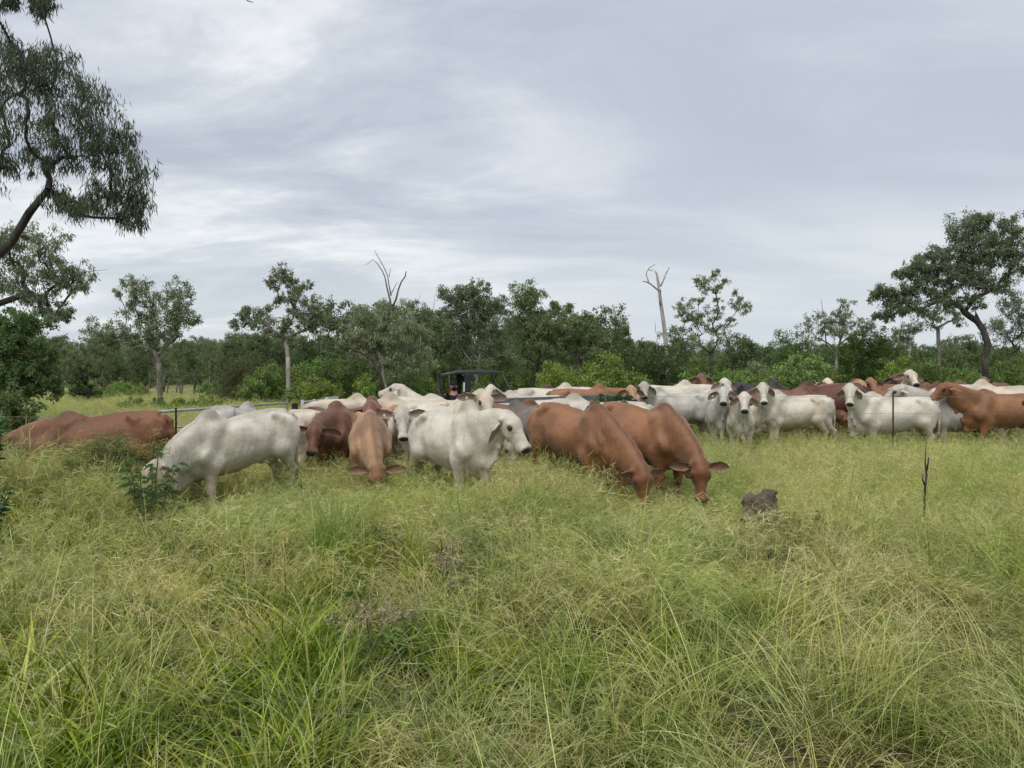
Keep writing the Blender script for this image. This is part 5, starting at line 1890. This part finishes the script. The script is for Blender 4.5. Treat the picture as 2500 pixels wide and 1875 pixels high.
# steel gate panel running away from the camera at left
def steel_gate():
    a, b = wpt(388, 1006, 11.9), wpt(700, 984, 17.5)
    a.z, b.z = 1.29, 1.29
    root = empty('steel_gate', (a.x, a.y, 0))
    tag(root, 'long galvanised steel gate panel behind the large white grazing cow', 'gate')
    o = Vector((a.x, a.y, 0))
    u = (b - a)
    for z, r_ in ((1.29, 0.024), (1.02, 0.016), (0.78, 0.014), (0.55, 0.014), (0.32, 0.014)):
        t = MB()
        t.tube([a - o + Vector((0, 0, z - 1.29)), b - o + Vector((0, 0, z - 1.29))], r_, 8)
        t.build('rail', M['galv'], root, smooth=True)
    for f in (0.0, 0.47, 1.0):
        p = a - o + u * f
        t = MB()
        t.box((p.x, p.y, 0.70), (0.045, 0.045, 1.22), rz=math.atan2(u.y, u.x))
        t.build('upright', M['galv'], root, bevel=0.004)
    p = a - o + u * 0.47
    t = MB()
    t.box((p.x, p.y - 0.03, 1.27), (0.12, 0.03, 0.10), rz=math.atan2(u.y, u.x))
    t.build('joint_plate', M['white_metal'], root, bevel=0.003)


steel_gate()


def end_gate():
    a, b = wpt(738, 986, 17.3), wpt(822, 975, 20.6)
    a.z, b.z = 1.31, 1.34
    root = empty('steel_gate', (a.x, a.y, 0))
    tag(root, 'short galvanised gate with twin white end posts beside the dark post', 'gate')
    o = Vector((a.x, a.y, 0))
    u = b - a
    for z in (1.31, 0.85, 0.45):
        t = MB()
        t.tube([a - o + Vector((0, 0, z - 1.31)), b - o + Vector((0, 0, z - 1.31))], 0.026 if z > 1 else 0.015, 8)
        t.build('rail', M['galv'], root, smooth=True)
    for f, w in ((0.0, 0.06), (0.30, 0.05), (0.62, 0.05), (0.90, 0.06), (1.0, 0.06)):
        p = a - o + u * f
        t = MB()
        t.box((p.x, p.y, 0.72 + 0.02 * (f > .8)), (w, w, 1.28), rz=0.4)
        t.build('upright', M['white_metal'], root, bevel=0.004)
    t = MB()
    p = a - o + u * 0.8
    t.box((p.x, p.y, 1.36), (0.9, 0.05, 0.05), rz=math.atan2(u.y, u.x))
    t.build('cap_rail', M['white_metal'], root, bevel=0.004)


end_gate()

x, y, z = gp(720, 17.0)
t = MB()
t.box((0, 0, 0.68), (0.13, 0.13, 1.36), rz=0.2)
o = t.build('gate_post', M['timber'], None, bevel=0.012)
o.location = (x, y, z)
tag(o, 'thick dark timber post at the end of the long galvanised gate', 'post')


def heavy_rail():
    a, b = wpt(1192, 979, 13.4), wpt(1500, 969, 16.2)
    root = empty('steel_rail_panel', (a.x, a.y, 0))
    tag(root, 'thick dull grey steel rail running behind the biggest red cow', 'rail')
    o = Vector((a.x, a.y, 0))
    a.z, b.z = 1.42, 1.46
    u = b - a
    rz = math.atan2(u.y, u.x)
    m = (a + b) / 2 - o
    t = MB()
    t.box((m.x, m.y, m.z), (u.length, 0.045, 0.088), rz=rz, ry=-math.atan2(b.z - a.z, u.length))
    t.build('top_rail', M['rail'], root, bevel=0.008)
    for zz in (1.12, 0.84, 0.56, 0.30):
        t = MB()
        t.box((m.x, m.y, zz), (u.length, 0.035, 0.06), rz=rz)
        t.build('rail', M['rail'], root, bevel=0.008)
    for f in (0.0, 0.5, 1.0):
        p = a - o + u * f
        t = MB()
        t.box((p.x, p.y + 0.05, 0.72), (0.06, 0.06, 1.44), rz=rz)
        t.build('upright', M['rail'], root, bevel=0.005)


heavy_rail()


def picket(px, d, h, label):
    x, y, z = gp(px, d)
    t = MB()
    for an in (0, 2.09, 4.19):
        t.box((math.sin(an) * 0.009, math.cos(an) * 0.009, h / 2), (0.006, 0.018, h), rz=-an)
    o = t.build('star_picket', M['picket'], None, bevel=0.0)
    o.location = (x, y, z - 0.02)
    tag(o, label, 'fence post', 'star pickets of the wire fence')
    return Vector((x, y, z))


F0 = picket(305, 11.6, 1.30, 'short dark picket just above the back of the rust red cow')
F1 = picket(430, 12.2, 1.36, 'thin dark picket in front of the left end of the galvanised gate')
P1 = picket(2180, 15.4, 1.55, 'dark steel picket standing in front of the long white cow')
P0 = picket(1490, 15.4, 1.45, 'steel picket hidden in the leafy sapling left of the fence line cattle')
P2 = picket(2790, 15.4, 1.55, 'steel picket of the fence beyond the right edge')


def fence_wire(p, q, z0, z1, label, r_=0.003):
    t = MB()
    n = 14
    t.tube([p.lerp(q, i / n) + Vector((0, -0.03, (z0 + (z1 - z0) * i / n) - 0.02 * math.sin(PI * i / n))) for i in range(n + 1)], r_, 5)
    o = t.build('fence_wire', M['wire'], None, smooth=True)
    tag(o, label, 'wire', 'strands of the wire fence')


for a_, b_, nm_ in ((P0, P1, 'left of the dark picket'), (P1, P2, 'right of the dark picket')):
    fence_wire(Vector((a_.x, a_.y, 0)), Vector((b_.x, b_.y, 0)), 1.48, 1.48, 'top fence wire strand across the white cattle, %s' % nm_, 0.0035)
    fence_wire(Vector((a_.x, a_.y, 0)), Vector((b_.x, b_.y, 0)), 1.14, 1.14, 'second fence wire strand at the height of the bellies, %s' % nm_)
    fence_wire(Vector((a_.x, a_.y, 0)), Vector((b_.x, b_.y, 0)), 0.75, 0.75, 'lowest fence wire strand just over the grass, %s' % nm_)
fence_wire(Vector((-9.5, 11.3, 0)), Vector((F1.x, F1.y, 0)), 1.26, 1.22, 'fence wire strand at left above the rust red cow', 0.003)


# ---- utility vehicle
M['black_paint'] = varied('dusty_black_paint', (0.020, 0.024, 0.032), 0.35, 0.0, 0.5, 0.3, 5.0)
M['black_plastic'] = varied('matt_black_plastic', (0.016, 0.016, 0.018), 0.55, 0.0, 0.4, 0.3, 9.0)
M['green_paint'] = varied('dark_body_panels', (0.03, 0.035, 0.035), 0.35, 0.0, 0.5, 0.2, 3.0)
M['rubber'] = varied('tyre_rubber', (0.018, 0.017, 0.016), 0.85, 0.0, 0.2, 0.3, 12.0)
M['seat'] = varied('vinyl_seat', (0.035, 0.035, 0.04), 0.5, 0.0, 0.3, 0.2, 8.0)


def make_utv():
    d = 20.0
    x, y, z = gp(1160, d)
    root = empty('utility_vehicle', (x, y, z + 0.0), R(14))
    root.scale = (1.06, 1.06, 1.04)
    tag(root, 'black side by side utility vehicle with a flat roof among the cattle', 'vehicle')

    def part(name, mat, fn, bevel=0.012, smooth=False):
        t = MB()
        fn(t)
        return t.build(name, M[mat], root, bevel=bevel, smooth=smooth)
    # x forward; driver sits at the left, towards the rear of the cab seen from here
    part('body', 'green_paint', lambda t: (t.box((0.05, 0, 0.52), (1.9, 1.20, 0.28)), t.box((-0.65, 0, 0.78), (0.9, 1.30, 0.28)), t.box((0.78, 0, 0.80), (0.62, 1.12, 0.34), ry=0.12)), 0.03)
    part('tray', 'black_plastic', lambda t: (t.box((-1.05, 0, 0.88), (0.95, 1.34, 0.06)), t.box((-1.05, 0.66, 1.0), (0.95, 0.03, 0.26)), t.box((-1.05, -0.66, 1.0), (0.95, 0.03, 0.26)), t.box((-1.52, 0, 1.0), (0.03, 1.34, 0.26))), 0.008)
    rf = part('roof', 'black_paint', lambda t: (t.box((-0.02, 0, 1.945), (1.16, 1.18, 0.055)), t.box((-0.02, 0, 1.985), (0.86, 0.92, 0.03)), t.box((-0.66, 0, 1.925), (0.22, 1.12, 0.04), ry=-0.15)), 0.018)
    for sy in (0.28, 0.0, -0.28):
        t = MB()
        t.box((-0.02, sy, 2.006), (0.8, 0.05, 0.02))
        t.build('roof_rib', M['black_paint'], rf, bevel=0.006)
    for s in (1, -1):
        w = 0.58 * s
        part('windscreen_pillar', 'black_plastic', lambda t: t.tube([(0.54, w, 1.91), (0.90, w * 1.02, 1.18), (0.98, w * 1.02, 0.95)], [0.032, 0.032, 0.034], 8), 0, True)
        part('centre_pillar', 'black_plastic', lambda t: (t.box((-0.30, w, 1.40), (0.15, 0.09, 1.02)), t.box((-0.24, w, 1.84), (0.28, 0.08, 0.12), ry=0.5)), 0.02)
        part('rear_pillar', 'black_plastic', lambda t: t.tube([(-0.74, w, 1.90), (-0.70, w, 1.3), (-0.64, w, 0.95)], [0.026, 0.026, 0.028], 8), 0, True)
        part('side_rail', 'black_plastic', lambda t: t.tube([(-0.28, w * 1.02, 1.28), (0.10, w * 1.03, 1.05), (0.70, w * 1.03, 0.92)], [0.026] * 3, 8), 0, True)
    part('rear_screen_frame', 'black_plastic', lambda t: (t.tube([(-0.74, -0.58, 1.88), (-0.74, 0.58, 1.88)], 0.024, 8), t.tube([(-0.70, -0.58, 1.25), (-0.70, 0.58, 1.25)], 0.024, 8)), 0, True)
    part('dashboard', 'black_plastic', lambda t: t.box((0.62, 0, 1.05), (0.26, 1.1, 0.20), ry=0.3), 0.03)
    t = MB()
    ring = [Vector((0.36 + 0.07 * math.sin(a * PI / 8), 0.28 + 0.17 * math.cos(a * PI / 8), 1.17 + 0.15 * math.sin(a * PI / 8))) for a in range(17)]
    t.tube(ring, 0.014, 6, caps=False)
    t.tube([(0.37, 0.28, 1.17), (0.58, 0.28, 1.08)], 0.016, 6)
    t.build('steering_wheel', M['black_plastic'], root, smooth=True)
    for s in (1, -1):
        part('seat', 'seat', lambda t: (t.box((-0.10, 0.28 * s, 0.82), (0.46, 0.46, 0.14)), t.box((-0.36, 0.28 * s, 1.08), (0.12, 0.46, 0.50), ry=-0.15)), 0.03)
    for sx in (0.88, -0.92):
        for s in (1, -1):
            wh = empty('wheel', (0, 0, 0))
            wh.parent = root
            wh.location = (sx, 0.60 * s, 0.32)
            t = MB()
            t.tube([(0, -0.12, 0), (0, -0.10, 0), (0, 0.10, 0), (0, 0.12, 0)], [0.26, 0.32, 0.32, 0.26], 20)
            t.build('tyre', M['rubber'], wh, smooth=False, bevel=0.01)
            t = MB()
            t.tube([(0, -0.125, 0), (0, 0.125, 0)], 0.17, 16)
            t.build('rim', M['galv'], wh, smooth=False)
    for s in (1, -1):
        part('headlight', 'white_metal', lambda t: t.box((1.09, 0.38 * s, 0.86), (0.04, 0.22, 0.10)), 0.01)
    part('mirror', 'black_plastic', lambda t: (t.box((0.50, -0.70, 1.50), (0.05, 0.14, 0.11)), t.tube([(0.56, -0.6, 1.42), (0.50, -0.70, 1.46)], 0.012, 6)), 0.006)
    part('pillar_sticker', 'white_metal', lambda t: t.box((-0.39, -0.632, 1.60), (0.035, 0.006, 0.22)), 0)
    return root


make_utv()

# ---- person at the left of the vehicle
M['skin'] = varied('weathered_skin', (0.36, 0.20, 0.14), 0.55, 0, 0.4, 0.12, 14.0)
M['shirt'] = varied('black_work_shirt', (0.014, 0.014, 0.018), 0.85, 0, 0.2, 0.3, 10.0, 0.3, 20)
M['jeans'] = varied('dark_trousers', (0.02, 0.024, 0.035), 0.85, 0, 0.2, 0.3, 10.0)
M['hair'] = varied('dark_beard_and_hair', (0.02, 0.014, 0.010), 0.9, 0, 0.1, 0.4, 60.0)
M['cap'] = varied('black_cap', (0.012, 0.012, 0.014), 0.8, 0, 0.2, 0.3, 20.0)


def skin_body(name, verts, edges, radii, mat, parent, root_i=0, sub=2):
    me = bpy.data.meshes.new(name)
    me.from_pydata(verts, edges, [])
    o = bpy.data.objects.new(name, me)
    COL.objects.link(o)
    o.parent = parent
    m = o.modifiers.new('skin', 'SKIN')
    m.use_smooth_shade = True
    sv = me.skin_vertices[0].data
    for i, r_ in enumerate(radii):
        sv[i].radius = r_ if hasattr(r_, '__len__') else (r_, r_)
        sv[i].use_root = (i == root_i)
    s = o.modifiers.new('sub', 'SUBSURF')
    s.levels = s.render_levels = sub
    me.materials.append(mat)
    return o


def make_person():
    d = 19.2
    x, y, z = gp(1108, d)
    root = empty('person', (x, y, z), R(-80))         # x = facing direction, towards the camera
    tag(root, 'bearded person in a black shirt and cap standing at the left side of the vehicle', 'person')
    # whole figure, x forward, standing, left arm stretched out along the vehicle, the other sloping down
    J = dict(pel=(0, 0, .95), chest=(0.02, 0, 1.25), neckb=(0.0, 0, 1.44), neck=(0.015, 0, 1.54), head=(0.02, 0, 1.66), top=(0.01, 0, 1.74),
             lsh=(0, .19, 1.42), lel=(0.10, .33, 1.20), lwr=(0.30, .40, 1.12), rsh=(0, -.19, 1.42), rel=(0.02, -.40, 1.24), rwr=(0.06, -.62, 1.16),
             lhp=(0, .10, .92), lkn=(0.03, .12, .50), lan=(-0.01, .12, .09), lto=(0.15, .13, .04), rhp=(0, -.10, .92), rkn=(0.03, -.12, .50), ran=(-0.01, -.12, .09), rto=(0.15, -.13, .04))
    K = list(J)
    I = {k: i for i, k in enumerate(K)}
    E = [('pel', 'chest'), ('chest', 'neckb'), ('neckb', 'neck'), ('neck', 'head'), ('head', 'top'), ('neckb', 'lsh'), ('lsh', 'lel'), ('lel', 'lwr'), ('neckb', 'rsh'), ('rsh', 'rel'), ('rel', 'rwr'),
         ('pel', 'lhp'), ('lhp', 'lkn'), ('lkn', 'lan'), ('lan', 'lto'), ('pel', 'rhp'), ('rhp', 'rkn'), ('rkn', 'ran'), ('ran', 'rto')]
    rad = dict(pel=(.13, .17), chest=(.12, .18), neckb=(.08, .10), neck=.06, head=(.088, .078), top=(.07, .062), lsh=.07, lel=.047, lwr=.03, rsh=.07, rel=.047, rwr=.03,
               lhp=.10, lkn=.065, lan=.042, lto=.035, rhp=.10, rkn=.065, ran=.042, rto=.035)
    skin_body('body', [J[k] for k in K], [(I[a], I[b]) for a, b in E], [rad[k] for k in K], M['skin'], root)
    rs = lambda k, f=1.18: tuple(q * f for q in (rad[k] if hasattr(rad[k], '__len__') else (rad[k],) * 2))
    sk = ['pel', 'chest', 'neckb', 'lsh', 'lel', 'lwr', 'rsh', 'rel', 'rwr']
    si = {k: i for i, k in enumerate(sk)}
    skin_body('shirt', [J[k] for k in sk], [(si[a], si[b]) for a, b in E if a in si and b in si], [rs(k) for k in sk], M['shirt'], root)
    tk = ['pel', 'lhp', 'lkn', 'lan', 'rhp', 'rkn', 'ran']
    ti = {k: i for i, k in enumerate(tk)}
    skin_body('trousers', [J[k] for k in tk], [(ti[a], ti[b]) for a, b in E if a in ti and b in ti], [rs(k, 1.2) for k in tk], M['jeans'], root)
    # hands: palm and five fingers
    for s, w in ((1, 'lwr'), (-1, 'rwr')):
        p = Vector(J[w])
        e = Vector(J['lel' if s > 0 else 'rel'])
        dirv = (p - e).normalized()
        sd = dirv.cross(Vector((0, 0, 1))).normalized()
        vs, es, rr = [tuple(p), tuple(p + dirv * 0.05), tuple(p + dirv * 0.09)], [(0, 1), (1, 2)], [.026, .034, .036]
        for q in range(4):
            b = p + dirv * 0.095 + sd * (q - 1.5) * 0.020
            L = [0.068, 0.078, 0.072, 0.056][q]
            n = len(vs)
            vs += [tuple(b), tuple(b + dirv * L * .55 + Vector((0, 0, -.008))), tuple(b + dirv * L + Vector((0, 0, -.028)))]
            es += [(2, n), (n, n + 1), (n + 1, n + 2)]
            rr += [.0095, .0088, .0075]
        n = len(vs)
        tb = p + dirv * 0.035 - sd * 0.032 * s
        vs += [tuple(tb), tuple(tb + dirv * 0.035 - sd * 0.022 * s), tuple(tb + dirv * 0.06 - sd * 0.024 * s)]
        es += [(1, n), (n, n + 1), (n + 1, n + 2)]
        rr += [.013, .011, .009]
        skin_body('hand', vs, es, rr, M['skin'], root, 0, 1)
    # face
    t = MB()
    V, F = sphere_mesh(1, 14, 10)
    V = np.array(V) * (0.070, 0.072, 0.062) + (0.048, 0, 1.605)
    t.raw(V, F)
    t.build('beard', M['hair'], root, smooth=True)
    t = MB()
    t.tube([(0.095, 0, 1.70), (0.128, 0, 1.655), (0.105, 0, 1.645)], [0.010, 0.016, 0.010], 6)
    t.build('nose', M['skin'], root, smooth=True)
    for s in (1, -1):
        o = bpy.data.objects.new('eye', _eye.data)
        COL.objects.link(o)
        o.parent = root
        o.location = (0.095, 0.032 * s, 1.69)
        o.scale = (.5, .5, .4)
        t = MB()
        V, F = sphere_mesh(1, 10, 6)
        t.raw(np.array(V) * (0.022, 0.010, 0.034) + (0.0, 0.085 * s, 1.67), F)
        t.build('ear', M['skin'], root, smooth=True)
    cp = empty('cap', (0, 0, 0))
    cp.parent = root
    t = MB()
    V, F = sphere_mesh(1, 16, 10)
    V = np.array(V)
    V[:, 2] = np.maximum(V[:, 2], -0.05)
    t.raw(V * (0.115, 0.098, 0.085) + (0.01, 0, 1.725), F)
    t.build('crown', M['cap'], cp, smooth=True)
    t = MB()
    t.box((0.135, 0, 1.722), (0.10, 0.13, 0.010), ry=0.18)
    t.build('brim', M['cap'], cp, bevel=0.004)


make_person()

# ---- termite mound
def mound():
    d = 8.3
    x, y, z = gp(1858, d)
    root = empty('termite_mound', (x, y, z))
    tag(root, 'grey brown lumpy termite mound rising from the grass right of the red cows', 'termite mound')
    root.location.z = z - 0.10
    f = Field((-0.45, -0.4, -0.1), (0.55, 0.4, 0.95), 0.016)
    f.cone((-0.02, 0, -0.05), (0.06, 0.02, 0.62), 0.26, 0.06, 0.08)
    f.cone((-0.12, 0.0, 0.0), (-0.11, 0.02, 0.58), 0.20, 0.075, 0.08)
    f.cone((0.08, 0.0, 0.1), (0.10, 0, 0.66), 0.20, 0.045, 0.08)
    f.cone((-0.05, -0.17, 0.0), (-0.06, -0.15, 0.34), 0.17, 0.10, 0.07)
    f.cone((0.20, 0.05, 0), (0.21, 0.03, 0.40), 0.16, 0.06, 0.08)
    g = np.stack(np.meshgrid(*f.ax, indexing='ij'), -1)
    f.F += (0.06 * (vnoise(g, 9, 4) - 0.5) + 0.045 * (vnoise(g, 22, 5) - 0.5) + 0.02 * (vnoise(g, 40, 6) - 0.5)).astype(np.float32)
    V, Q = f.surface()
    m, nt, b = principled('termite_mound_clay', (0.13, 0.095, 0.075), 0.95, 0, 0.15)
    tc = node(nt, 'ShaderNodeTexCoord')
    c = ramp(nt, noise(nt, tc.outputs['Object'], 7, 7, 0.65), [(0.3, (0.05, 0.037, 0.03)), (0.52, (0.12, 0.09, 0.07)), (0.72, (0.24, 0.19, 0.15))])
    nt.links.new(c, b.inputs['Base Color'])
    bn = node(nt, 'ShaderNodeBump')
    bn.inputs['Strength'].default_value = 0.9
    bn.inputs['Distance'].default_value = 0.03
    nt.links.new(noise(nt, tc.outputs['Object'], 28, 6, 0.7), bn.inputs['Height'])
    nt.links.new(bn.outputs[0], b.inputs['Normal'])
    new_mesh_obj('mound', V, Q, m, root)


mound()

# ---- upright dead stick
d_ = 8.6
x, y, z = gp(2257, d_)
t = MB()
pts = [(2256, 1270), (2257, 1235), (2258, 1195), (2262, 1160), (2259, 1130), (2260, 1100), (2261, 1076)]
t.tube([wpt(a, b, d_ + 0.02 * i) for i, (a, b) in enumerate(pts)], [0.010, 0.011, 0.013, 0.012, 0.008, 0.005, 0.003], 7)
t.tube([wpt(2262, 1150, d_), wpt(2266, 1130, d_), wpt(2267, 1116, d_ - .02)], [0.013, 0.009, 0.006], 6)
t.tube([wpt(2258, 1185, d_), wpt(2252, 1170, d_), wpt(2254, 1158, d_)], [0.014, 0.009, 0.006], 6)
o = t.build('dead_branch', M['bark_dark'], None, smooth=True)
tag(o, 'thin dark dead branch standing upright in the pale grass at right', 'branch')


# ---- weeds and saplings
def leafy(name, label, cat, px, d, h, stems, leaf, nl, tint, seed, droop=0.3, spread=0.25, pinnate=False, base_h=0.0, top_only=0.3, group=None, width=None, var=0.3, leafs_per_node=2):
    r = np.random.RandomState(seed)
    x, y, z = gp(px, d)
    root = empty(name, (x, y, z))
    tag(root, label, cat, group)
    mb = MB()
    VV, CC, n = [], [], 0
    LW = leaf[1]
    for s in range(stems):
        a = r.rand() * 6.28
        lean = spread * (0.3 + 0.7 * r.rand())
        hh = h * (0.7 + 0.3 * r.rand())
        b0 = np.array([math.cos(a), math.sin(a), 0]) * 0.03 * stems ** 0.5
        top = np.array([math.cos(a) * lean, math.sin(a) * lean, hh])
        mid = (b0 + top) / 2 + np.array([-math.cos(a), -math.sin(a), 0]) * lean * 0.15
        P = bez(b0, mid, top, 6)
        mb.tube(P, list(np.linspace(0.010, 0.003, 7) * (1 + h * .3)), 5)
        for k in range(nl):
            t_ = top_only + (1 - top_only) * r.rand()
            i = min(int(t_ * 6), 5)
            p = P[i] * (1 - (t_ * 6 - i)) + P[i + 1] * (t_ * 6 - i)
            an = r.rand() * 6.28
            D = np.array([math.cos(an), math.sin(an), 0.55 - droop * 1.2 * r.rand()])
            D /= np.linalg.norm(D)
            L = leaf[0] * (0.6 + 0.7 * r.rand())
            c = np.array(tint) * (1 + var * (r.rand() - 0.5)) * (1 + 0.12 * (r.rand(3) - 0.5))
            if pinnate:
                rach = bez(p, p + D * L * 0.55 + np.array([0, 0, 0.04]), p + D * L + np.array([0, 0, -0.25 * L]), 7)
                S = np.cross(D, (0, 0, 1))
                S /= np.linalg.norm(S)
                for q in range(1, 8):
                    for sd in (1, -1):
                        dd = S * sd * 0.9 + D * 0.45 + r.normal(size=3) * 0.12
                        dd /= np.linalg.norm(dd)
                        ll = L * 0.26 * math.sin(PI * (0.15 + 0.8 * q / 7.5)) + 0.01
                        w = np.cross(dd, (0, 0, 1)) * LW * 0.5
                        VV.append([rach[q], rach[q] + dd * ll * .5 + w, rach[q] + dd * ll, rach[q] + dd * ll * .5 - w])
                        CC.append(c)
                w = np.array([0, 0, 1]) * 0.0015
                VV.append([rach[0] - w, rach[0] + w, rach[-1] + w, rach[-1] - w])
                CC.append(c * 0.9)
            else:
                w = np.cross(D, (0, 0, 1)) + r.normal(size=3) * 0.25
                w = w / np.linalg.norm(w) * LW * 0.5
                m1 = p + D * L * 0.4 + np.array([0, 0, 0.02])
                e = p + D * L + np.array([0, 0, -droop * L * 0.5])
                m2 = p + D * L * 0.75 + np.array([0, 0, -droop * L * 0.15])
                VV.append([p, m1 + w, m2 + w * .75, e])
                VV.append([p, e, m2 - w * .75, m1 - w])
                CC += [c, c]
    mb.build('stem', M['bark_grey'] if h > 1.2 else M['stem'], root, smooth=True)
    V = np.array(VV).reshape(-1, 3)
    F = np.arange(len(V)).reshape(-1, 4)
    new_mesh_obj('foliage', V, F, M['weed'], root, smooth=False, attrs={'col': np.clip(np.repeat(np.array(CC), 4, 0), .01, 1)})
    return root


M['stem'] = varied('green_brown_stem', (0.10, 0.11, 0.04), 0.7, 0, 0.3, 0.3, 12.0)
FEATH = (0.22, 0.27, 0.085)
gw = 'leafy weeds standing in the long grass'
for i, (px, d, h, lb) in enumerate([(285, 8.9, 1.12, 'tallest feathery weed in front of the rump of the rust red cow'), (238, 9.1, 0.95, 'feathery weed in front of the belly of the rust red cow'),
                                    (345, 9.0, 1.02, 'feathery weed with yellow tips between the rust red and the large white cow'), (392, 9.2, 0.92, 'small feathery weed under the neck side of the large white cow'),
                                    (190, 8.6, 0.85, 'low feathery weed at left under the shoulder of the rust red cow')]):
    leafy('feathery_weed', lb, 'weed', px, d, h, 9, (0.22, 0.020), 17, FEATH if i != 2 else (0.30, 0.29, 0.09), 400 + i, pinnate=True, spread=0.26, group=gw, top_only=0.25)
leafy('leafy_sapling', 'dark leafy sapling hiding the face of the large white grazing cow', 'sapling', 362, 8.0, 1.0, 6, (0.11, 0.013), 24, (0.12, 0.18, 0.09), 410, droop=0.7, spread=0.34, top_only=0.35)
leafy('leafy_sapling', 'silvery leaved sapling in front of the white cow behind the red cows', 'sapling', 1478, 12.4, 1.52, 7, (0.22, 0.030), 26, (0.20, 0.24, 0.17), 411, droop=0.9, spread=0.34, top_only=0.72)
leafy('leafy_sapling', 'dark green sapling top just behind the silvery leaved sapling', 'sapling', 1492, 14.8, 1.72, 6, (0.24, 0.035), 34, (0.055, 0.095, 0.045), 412, droop=0.9, spread=0.28, top_only=0.72)
leafy('leafy_shrub', 'dark green broad leaved shrub cut by the left edge beside the rust red cow', 'shrub', -62, 7.8, 1.28, 16, (0.10, 0.062), 46, (0.065, 0.15, 0.055), 413, droop=0.4, spread=0.42, top_only=0.1)
leafy('leafy_shrub', 'low bluish green shrub in the grass at the left edge', 'shrub', -60, 6.7, 0.75, 12, (0.085, 0.052), 40, (0.055, 0.13, 0.070), 414, droop=0.4, spread=0.36, top_only=0.1)
for i, (px, d, h, sp, lb) in enumerate([(1815, 7.5, 0.42, .26, 'green leafy weed at the left foot of the termite mound'), (1880, 7.3, 0.38, .3, 'green leafy weed in front of the termite mound'),
                                        (1960, 8.0, 0.5, .3, 'leafy weed at the right foot of the termite mound'), (1745, 7.4, 0.36, .3, 'leafy weed between the last grazing cow and the mound'),
                                        (1690, 7.2, 0.34, .25, 'leafy weed below the muzzle of the last grazing cow')]):
    leafy('leafy_weed', lb, 'weed', px, d, h, 6, (0.075, 0.013), 18, (0.24, 0.30, 0.12), 420 + i, droop=0.4, spread=sp, top_only=0.25, group=gw)
leafy('leafy_weed', 'small weeds with thin leaves at far left above the cow head', 'weed', 95, 10.6, 1.05, 10, (0.12, 0.014), 16, (0.16, 0.23, 0.08), 430, droop=0.4, spread=0.5, top_only=0.4, group=gw)
leafy('leafy_weed', 'weeds in the short pasture between the fence and the dark tree at left', 'weed', 165, 14.0, 0.9, 10, (0.14, 0.02), 18, (0.15, 0.22, 0.08), 431, droop=0.4, spread=0.5, top_only=0.3, group=gw)
for i, (px, d, h, lb) in enumerate([(845, 4.9, 0.42, 'broad leaved weed in the grass at the bottom, right of centre left'), (1000, 4.4, 0.35, 'low broad leaved weed near the bottom edge left of centre'),
                                    (330, 5.2, 0.36, 'broad leaved weed in the lush grass at lower left')]):
    leafy('leafy_weed', lb, 'weed', px, d, h, 5, (0.09, 0.030), 12, (0.13, 0.22, 0.05), 440 + i, droop=0.5, spread=0.2, top_only=0.2, group=gw)


def dry_heads(label, px, d, h, seed, n=9, w=0.3):
    """dead flower heads: brown stems topped by tufts of pinkish grey chaff"""
    r = np.random.RandomState(seed)
    x, y, z = gp(px, d)
    root = empty('dry_weed', (x, y, z))
    tag(root, label, 'dry weed', 'dead flower heads in the grass')
    mb = MB()
    VV, CC = [], []
    for s in range(n):
        a = r.rand() * 6.28
        q = w * math.sqrt(r.rand())
        top = np.array([math.cos(a) * q, math.sin(a) * q * .8, h * (0.75 + 0.3 * r.rand())])
        P = bez(np.array([0, 0, 0.0]), top * np.array([.3, .3, .6]), top, 6)
        mb.tube(P, list(np.linspace(0.005, 0.002, 7)), 4)
        for k in range(70):
            c0 = top + r.normal(size=3) * np.array([0.028, 0.028, 0.022])
            dd = r.normal(size=3)
            dd /= np.linalg.norm(dd)
            w_ = np.cross(dd, r.normal(size=3))
            w_ = w_ / np.linalg.norm(w_) * 0.0022
            VV.append([c0 - w_, c0 + w_, c0 + dd * 0.016 + w_, c0 + dd * 0.016 - w_])
            CC.append(np.array([(0.40, 0.33, 0.23), (0.50, 0.43, 0.32), (0.26, 0.19, 0.12)][r.randint(3)]))
    mb.build('stem', M['bark_grey'], root)
    V = np.array(VV).reshape(-1, 3)
    new_mesh_obj('flower_heads', V, np.arange(len(V)).reshape(-1, 4), M['weed'], root, smooth=False, attrs={'col': np.repeat(np.array(CC), 4, 0)})


dry_heads('cluster of dead pinkish brown flower heads low in the grass left of centre', 905, 4.35, 0.46, 500, 11, 0.22)
dry_heads('smaller dead flower heads leaning right of the first cluster', 985, 4.5, 0.42, 501, 8, 0.16)
dry_heads('dead greyish flower heads a little farther up, near the centre', 1095, 5.6, 0.50, 502, 8, 0.13)
